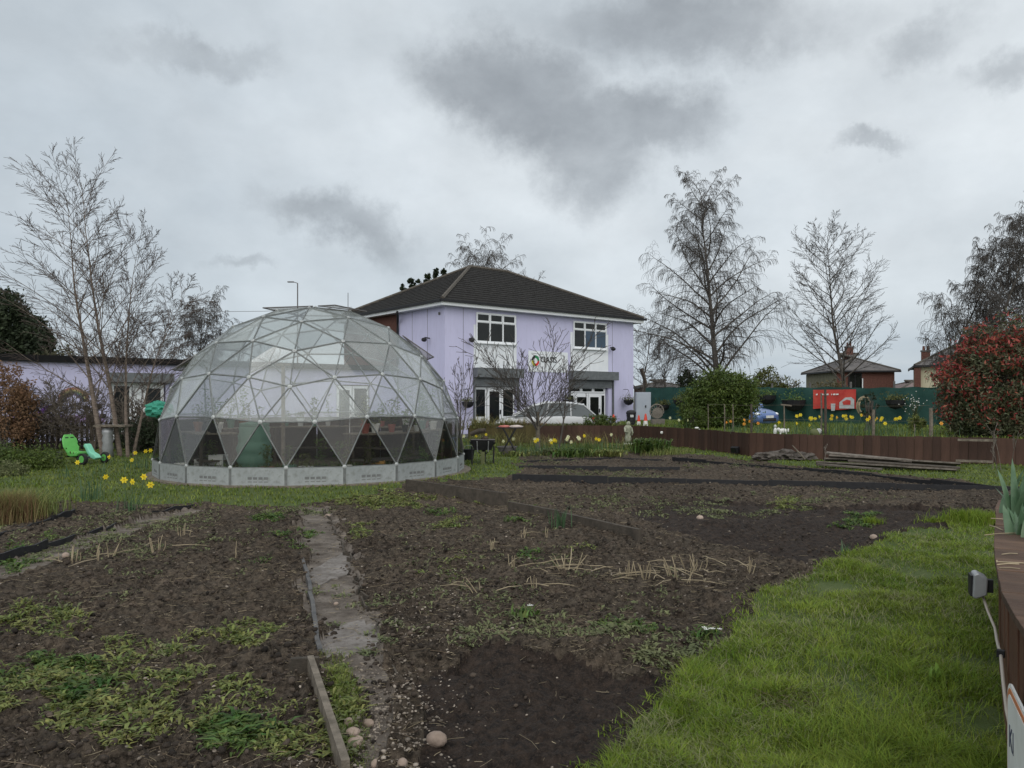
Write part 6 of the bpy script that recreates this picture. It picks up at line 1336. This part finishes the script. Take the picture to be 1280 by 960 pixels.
# ------------------------------------------------------------------ planter wall, right foreground
PT = .75
front = [(1.34, 1.75), (1.64, 2.3), (1.83, 2.7), (1.955, 2.97), (2.14, 3.34), (2.39, 3.77), (2.72, 4.32), (3.06, 4.86), (3.41, 5.4), (3.77, 5.98), (4.06, 6.4), (4.5, 6.58), (5.3, 6.62), (6.3, 6.62)]
plw = thing('planter_wall', 'curved brown timber planter wall with flat coping at the right foreground', 'planter', (front[4][0], front[4][1], 0)); rg = random.Random(12)
Fp = [Vector(q) for q in front]
sme = {}
for a, c in zip(Fp[:-1], Fp[1:]):
    L_ = (c - a).length; n = max(2, round(L_ / .15)); ang = math.atan2(c.y - a.y, c.x - a.x); nn = Vector((math.sin(ang), -math.cos(ang)))
    for i in range(n):
        p = a.lerp(c, (i + .5) / n); w_ = L_ / n - .004; o_ = rg.uniform(-.004, .006)
        b = MB(); b.box((0, 0, 0), (w_, .045, PT + .2 - .03)); o = b.build('board', sleeperM, plw, True); bv = o.modifiers.new('b', 'BEVEL'); bv.width = .003; bv.segments = 2
        o.location = (p.x + nn.x * (.035 + o_), p.y + nn.y * (.035 + o_), (PT - .035 + -.2) / 2 + rg.uniform(-.004, 0)); o.rotation_euler = (rg.uniform(-.006, .006), 0, ang)
    # coping pieces
    m = max(1, round(L_ / .28))
    for i in range(m):
        p = a.lerp(c, (i + .5) / m); q = Vector((p.x + nn.x * .075, p.y + nn.y * .075)); b = MB(); b.box((0, 0, 0), (L_ / m - .004, .175, .035)); o = b.build('coping', capM, plw, True); bv = o.modifiers.new('b', 'BEVEL'); bv.width = .003; bv.segments = 2
        o.location = (q.x, q.y, PT + rg.uniform(-.003, .003)); o.rotation_euler = (rg.uniform(-.01, .01), rg.uniform(-.006, .006), ang + rg.uniform(-.01, .01))
off_ = []
for i, p in enumerate(Fp):
    a = Fp[max(i - 1, 0)]; c = Fp[min(i + 1, len(Fp) - 1)]; e = (c - a).normalized(); off_.append((p.x + e.y * .155, p.y - e.x * .155))
b = MB(); b.slab(off_ + [(9, 7.0), (9, 1.5), (2.2, 1.2)], -.1, PT - .09); tag(b.build('planter_soil', soilM), kind='structure')
# grey and black lamp head on the wall
p = Vector((2.66, 4.28)); t = thing('garden_spotlight', 'grey metal spotlight with black face fixed on the planter wall', 'lamp', (2.605, 4.3, Z(731, 4.3)), -.4)
hs_ = MB().prism([(-.035, -.06), (-.02, -.07), (.035, -.045), (.04, .05), (-.01, .075), (-.03, .065)], -.055, .055).build('housing', steelM, t); bv = hs_.modifiers.new('b', 'BEVEL'); bv.width = .008; bv.segments = 2; MB().box((-.037, 0, .0), (.012, .09, .115)).build('lens', blackM, t)
MB().box((.045, .0, .0), (.05, .04, .07)).build('bracket', blackM, t)
def wallpt(s, z, off=-.0):
    """point just in front of the planter face; s in 0..len"""
    i = min(int(s), len(Fp) - 2); a, c = Fp[i], Fp[i + 1]; p = a.lerp(c, s - i); e = (c - a).normalized(); return (p.x - e.y * (.012 - off), p.y + e.x * (.012 - off), z)
cab = thing('cable', 'pale cable looping along the planter wall from the spotlight', 'cable', (2.4, 4.0, .4)); 
MB().tube([(2.62, 4.28, Z(745, 4.3)), (2.62, 4.24, .44), wallpt(5.6, .38), wallpt(5.3, .40), wallpt(5.0, .42), wallpt(4.6, .44), wallpt(4.2, .47), wallpt(3.9, .40), wallpt(3.6, .31), wallpt(3.3, .28), wallpt(3.0, .28), wallpt(2.6, .20), wallpt(2.2, .08)], .0075, 7).build('cable', ropeM, cab, True, smooth=True)
for s, z_ in ((4.2, .47), (3.15, .28)): q = wallpt(s, z_); MB().box(q, (.03, .03, .03), .9).build('clip', blackM, cab, True)
# sign plate on the wall
a, c = Fp[1], Fp[3]; ang = math.atan2(c.y - a.y, c.x - a.x); q = wallpt(2.02, .27, -.018)
sgn = thing('sign_plate', 'round cornered white sign plate with orange border at the lower right corner', 'sign', q, ang)
def rrect(w, h, r): return [(sx * (w - r) + r * math.cos(a_), sz * (h - r) + r * math.sin(a_)) for sx, sz, a0 in ((1, 1, 0), (-1, 1, PI / 2), (-1, -1, PI), (1, -1, 1.5 * PI)) for a_ in [a0 + k * PI / 8 for k in range(5)]]
MB().prism(rrect(.30, .25, .08), -.0, .008).build('plate', wpaintM, sgn); MB().prism(rrect(.285, .235, .07), .0082, .010).build('border', M('sign_orange', (.55, .2, .09), None, 1, .5), sgn); MB().prism(rrect(.265, .215, .06), .0102, .012).build('face', wpaintM, sgn)
text('lettering', 'KI', .12, M('sign_navy', (.03, .035, .09), None, 1, .5), sgn, (.22, .0125, .02), (PI / 2, 0, PI), .001)
MB().prism([(-.2, -.12), (.2, -.12), (.2, -.08), (-.2, -.08)], .0125, .0135).build('bar', MATS['sign_orange'], sgn)
# broad leaved bulbs in the planter
def tulip(p, label, n, h, w, seed, lm, spread=.03):
    rg = random.Random(seed); t = thing('bulb_plant', label, 'plant', p, 0, 'bulb plants in the planter')
    for k in range(n):
        a = rg.uniform(0, 2 * PI); hh = h * rg.uniform(.55, 1.1); le = rg.uniform(.05, .45); ca, sa = math.cos(a), math.sin(a); x0, y0 = rg.gauss(0, spread), rg.gauss(0, spread); tw = rg.uniform(-.6, .6)
        vs = []; N_ = 8
        for i in range(N_ + 1):
            s = i / N_; r_ = le * hh * s ** 2; ww = w * math.sin(PI * min(1, .18 + .82 * s)) ** .7 * .5; cx, cy, cz = x0 + ca * r_, y0 + sa * r_, hh * s * (1 - .12 * le * s); aa = a + PI / 2 + tw * s
            vs += [(cx - math.cos(aa) * ww, cy - math.sin(aa) * ww, cz), (cx - ca * ww * .35, cy - sa * ww * .35, cz - .002), (cx + math.cos(aa) * ww, cy + math.sin(aa) * ww, cz)]
        fs = [(i * 3 + j, i * 3 + j + 1, i * 3 + j + 4, i * 3 + j + 3) for i in range(N_) for j in range(2)]
        MB().add(vs, fs).build('leaf', lm, t, smooth=True)
tl = M('tulip_leaf', (.09, .17, .09), (.16, .25, .15), 6, .4, trans=.25, spec=.4); tl2 = M('tulip_leaf_pale', (.2, .3, .18), (.3, .38, .24), 6, .4, trans=.25)
for i, (px, d_, h, lb, m_) in enumerate([(1266, 5.6, .44, 'bulb with grey green strap leaves standing at the planter edge', tl), (1276, 5.3, .50, 'bulb with broad leaves cut by the right edge of the picture', tl), (1274, 4.8, .30, 'short bulb leaves nearest the coping', tl), (1295, 4.6, .3, 'bulb leaves just past the right edge', tl2), (1292, 6.2, .28, 'rear bulb leaves at the back of the planter', tl)]):
    tulip(D(px, d_, PT - .09), lb, 12, h, .05, 500 + i, m_)
rg2 = np.random.default_rng(7)
n = 500; x = rg2.uniform(3.0, 6, n); y = rg2.uniform(2.4, 6.6, n); k = x > .66 * y + .25
tag(blades('planter_grass', weedgM, x[k], y[k], np.full(k.sum(), PT - .09), .12, .008, .6, 8), 'sparse grass and sprouts in the planter soil', 'grass')
def debris(pts, name, label):
    b = MB()
    for (px, py, L2, a_) in pts:
        d_ = (EYE - PT - .02) * F / (py - HY); p = D(px, d_, PT + .022); e = Vector((math.cos(a_), math.sin(a_), 0)) * L2 / 2; b.tube([p - e, p + Vector((0, 0, .004)), p + e], .003, 4)
    tag(b.build(name, strawM), label, 'straw', kind='stuff')
debris([(1250, 668, .25, .3), (1245, 660, .2, 1.4), (1255, 650, .16, 2.3), (1262, 693, .1, .2), (1260, 706, .12, .1), (1246, 702, .05, 1), (1262, 711, .09, 2.9), (1275, 705, .2, 2.7)], 'coping_straw', 'pale straw bits lying on the planter coping')
# grass tussock at the wall end, lawn details
for i, (px, py, w_, h_, n, lb) in enumerate([(1218, 660, .30, .14, 1500, 'long grass tussock where the lawn meets the planter'), (1090, 655, .12, .09, 260, 'grass tuft on the bed edge left of the long tussock'), (1172, 655, .16, .10, 400, 'low grass tuft between the bed and the long tussock')]):
    c = on(px, py); t = thing('grass_tussock', lb, 'grass tussock', c, 0, 'grass tussocks at the lawn end'); blades('blades', bladeM, rg2.normal(0, w_ * .5, n), rg2.normal(0, w_ * .45, n), np.zeros(n) + .0, h_, .008, .8, 330 + i, 'stuff', t)
p = on(975, 890); straws('dead_grass_patch', MATS['dead_root'], p.x + rg2.normal(0, .10, 150), p.y + rg2.normal(0, .07, 150), .09, .002, 333, 'brown dead twigs lying in the lawn', .35)
p = on(1170, 868, .02); tulip(p, 'pale green broad leafed weed in the lawn', 7, .09, .03, 334, M('lime_leaf', (.2, .32, .06), None, 1, .5, trans=.3)); 
p = on(700, 655, 0); t = thing('bulb_plant', 'dark green upright bulb leaves growing at the timber edging', 'plant', on(700, 662), 0); blades('leaves', daffleafM, rg2.normal(0, .06, 40), rg2.normal(0, .06, 40), np.zeros(40), .24, .016, .3, 335, 'stuff', t)
t = thing('bulb_plant', 'young grey green bulb leaves on the right bed near the lawn tip', 'plant', on(1058, 690), 0); blades('leaves', daffleafM, rg2.normal(0, .03, 9), rg2.normal(0, .03, 9), np.zeros(9), .16, .02, .4, 336, 'stuff', t)
for i, (px, py, lb) in enumerate([(880, 803, 'white primrose plant on the soil near the lawn edge'), (655, 776, 'tiny pale flowering weed in the plot middle')]):
    c = on(px, py); t = thing('primrose', lb, 'flower', c, 0); blades('leaves', weedgM, rg2.normal(0, .05, 50), rg2.normal(0, .05, 50), np.zeros(50), .05, .02, 1.2, 340 + i, 'stuff', t)
    for k in range(5 - 3 * i):
        b = MB(); q0 = Vector((random.Random(k).gauss(0, .04), random.Random(k + 9).gauss(0, .03), .065))
        for q in range(5): a_ = q * 2 * PI / 5; b.add([q0, q0 + Vector((math.cos(a_ - .4) * .014, math.sin(a_ - .4) * .014, .004)), q0 + Vector((math.cos(a_) * .02, math.sin(a_) * .02, .004)), q0 + Vector((math.cos(a_ + .4) * .014, math.sin(a_ + .4) * .014, .004))], [(0, 1, 2, 3)])
        b.build('flower', wpaintM, t)

# ------------------------------------------------------------------ houses behind
def house(name, label, loc, rz, w, d, ze, rise, wm, rm, chim, wins, seed=0):
    t = thing(name, label, 'house', loc, rz, 'houses beyond the green fence'); MB().box2((0, 0, -.3), (w, d, ze)).build('wall', wm, t)
    roof(t, -.35, w + .35, -.35, d + .35, ze + .02, rise, rm, 14)
    MB().box2((-.4, -.42, ze - .1), (w + .4, -.36, ze + .05)).build('gutter', blackM, t); MB().box2((-.42, -.36, ze - .1), (-.36, d + .4, ze + .05)).build('gutter', blackM, t)
    for cx, cy, h in chim:
        zb_ = ze + rise * (.85 if cx > 2 else .1); h += .3; c = MB().box((cx, cy, zb_ + h / 2 - .3), (.62, .5, h)).build('chimney', brickM, t); MB().box((cx, cy, zb_ + h - .26), (.72, .6, .12)).build('cap', slateM, c)
        for s in (-.14, .14): MB().lathe([(.1, 0), (.08, .34)], (cx + s, cy, zb_ + h - .2), 10).build('chimney_pot', brickM, c)
    for (x0, x1, z0, z1, fm) in wins:
        f = MB().box2((x0, -.06, z0), (x1, .02, z1)).build('window', fm, t); MB().box2((x0 + .1, -.075, z0 + .1), ((x0 + x1) / 2 - .04, -.05, z1 - .1)).build('pane', windM, f); MB().box2(((x0 + x1) / 2 + .04, -.075, z0 + .1), (x1 - .1, -.05, z1 - .1)).build('pane', windM, f)
    return t
x0 = D(1030, 66).x
house('brick_house', 'brick house with grey hipped roof and chimney behind the bare tree', (D(1046, 68).x, 68, 0), 0, 5.1, 7.0, 4.15, 1.7, brickM, slateM, [(2.6, 3.5, .9)], [(1.0, 2.2, 2.6, 4.0, blackM), (1.95, 2.3, 2.4, 3.5, upvcM)], 1)
bo = thing('boarded_gable', 'olive boarded side of the brick house seen past the bare tree', 'wall', (D(1046, 68).x, 68, 0)); [MB().box((-.03, .35 + .7 * k, 2.0), (.03, .66, 4.1)).build('board', M('olive_boards%d' % k, (.15, .14, .10), (.2, .19, .14), 4, .9), bo) for k in range(10)]
house('cream_house', 'cream rendered house with brick corner behind the red leaved bush', (D(1149, 60).x, 60, 0), math.radians(-25), 12, 9, 4.25, 2.7, creamM, slateM, [(.5, 1.0, .9)], [(2.2, 3.6, 2.2, 3.85, upvcM), (7, 8.6, 2.2, 3.85, upvcM)], 2)
hq = D(1148.5, 59.9); t = thing('brick_pier', 'red brick corner pier of the cream house', 'pier', (hq.x - .08, 59.95, 0), math.radians(-25)); MB().box((0, 0, 2.05), (.45, .4, 4.1)).build('pier', brickM, t)
house('far_house', 'low grey roofed house seen beyond the wall corner and the tall birch', (D(804, 80).x, 80, 0), 0, 4.2, 6, 2.9, .8, brickM, slateM, [], [(2.6, 3.4, 2.1, 2.8, upvcM)], 3)
house('far_house', 'small pinkish roof peeking left of the cream house', (D(1128, 75).x, 75, 0), 0, 4, 5, 2.6, .9, brickM, M('pink_slate', (.22, .17, .17), (.26, .21, .2), 3, .9), [], [], 4)
None if True else house('far_house', 'pale boarded house half hidden by the olive shrub', (D(1005, 62).x, 62, 0), 0, 1.8, 5, 3.2, 1.0, M('olive_boards', (.2, .19, .13), (.26, .25, .18), 4, .9), slateM, [], [(.3, 1.2, 1.6, 2.6, upvcM)], 5)
t = thing('leaning_chimney_post', 'dark slanted post between the far roofs beyond the green fence', 'post', D(807, 44, 0)); MB().tube([(0, 0, 0), (0, 0, 2.6), (-.25, 0, 3.4)], [.1, .1, .12], 6).build('post', dkedgeM, t)
# street lamp and aerials behind the dome
p = D(372, 62); t = thing('street_lamp', 'tall thin street lamp behind the dome top', 'street lamp', (p.x, 62, 0)); zt = Z(354, 62); MB().tube([(0, 0, 0), (0, 0, zt)], [.07, .045], 6).build('pole', slateM, t); MB().tube([(0, 0, zt), (-.35, 0, zt + .1)], .03, 5).build('arm', slateM, t); MB().box((-.55, 0, zt + .1), (.5, .18, .08)).build('lamp_head', slateM, t)
p = D(435, 45); t = thing('aerial', 'thin aerial mast left of the roof corner', 'aerial', (p.x, 45, 0)); MB().tube([(0, 0, 0), (0, 0, Z(366, 45))], .02, 5).build('mast', slateM, t)
t = thing('telephone_wire', 'thin telephone wire crossing the sky left of the dome', 'wire', D(150, 55, 6)); MB().tube([D(-60, 55, Z(392, 55)), D(150, 55, Z(391, 55)), D(330, 55, Z(389, 55)), D(440, 55, Z(384, 55))], .015, 4).build('wire', slateM, t, True)

print('TRIS', sum(len(o.data.loops) - 2 * len(o.data.polygons) for o in SC.objects if o.type == 'MESH'))
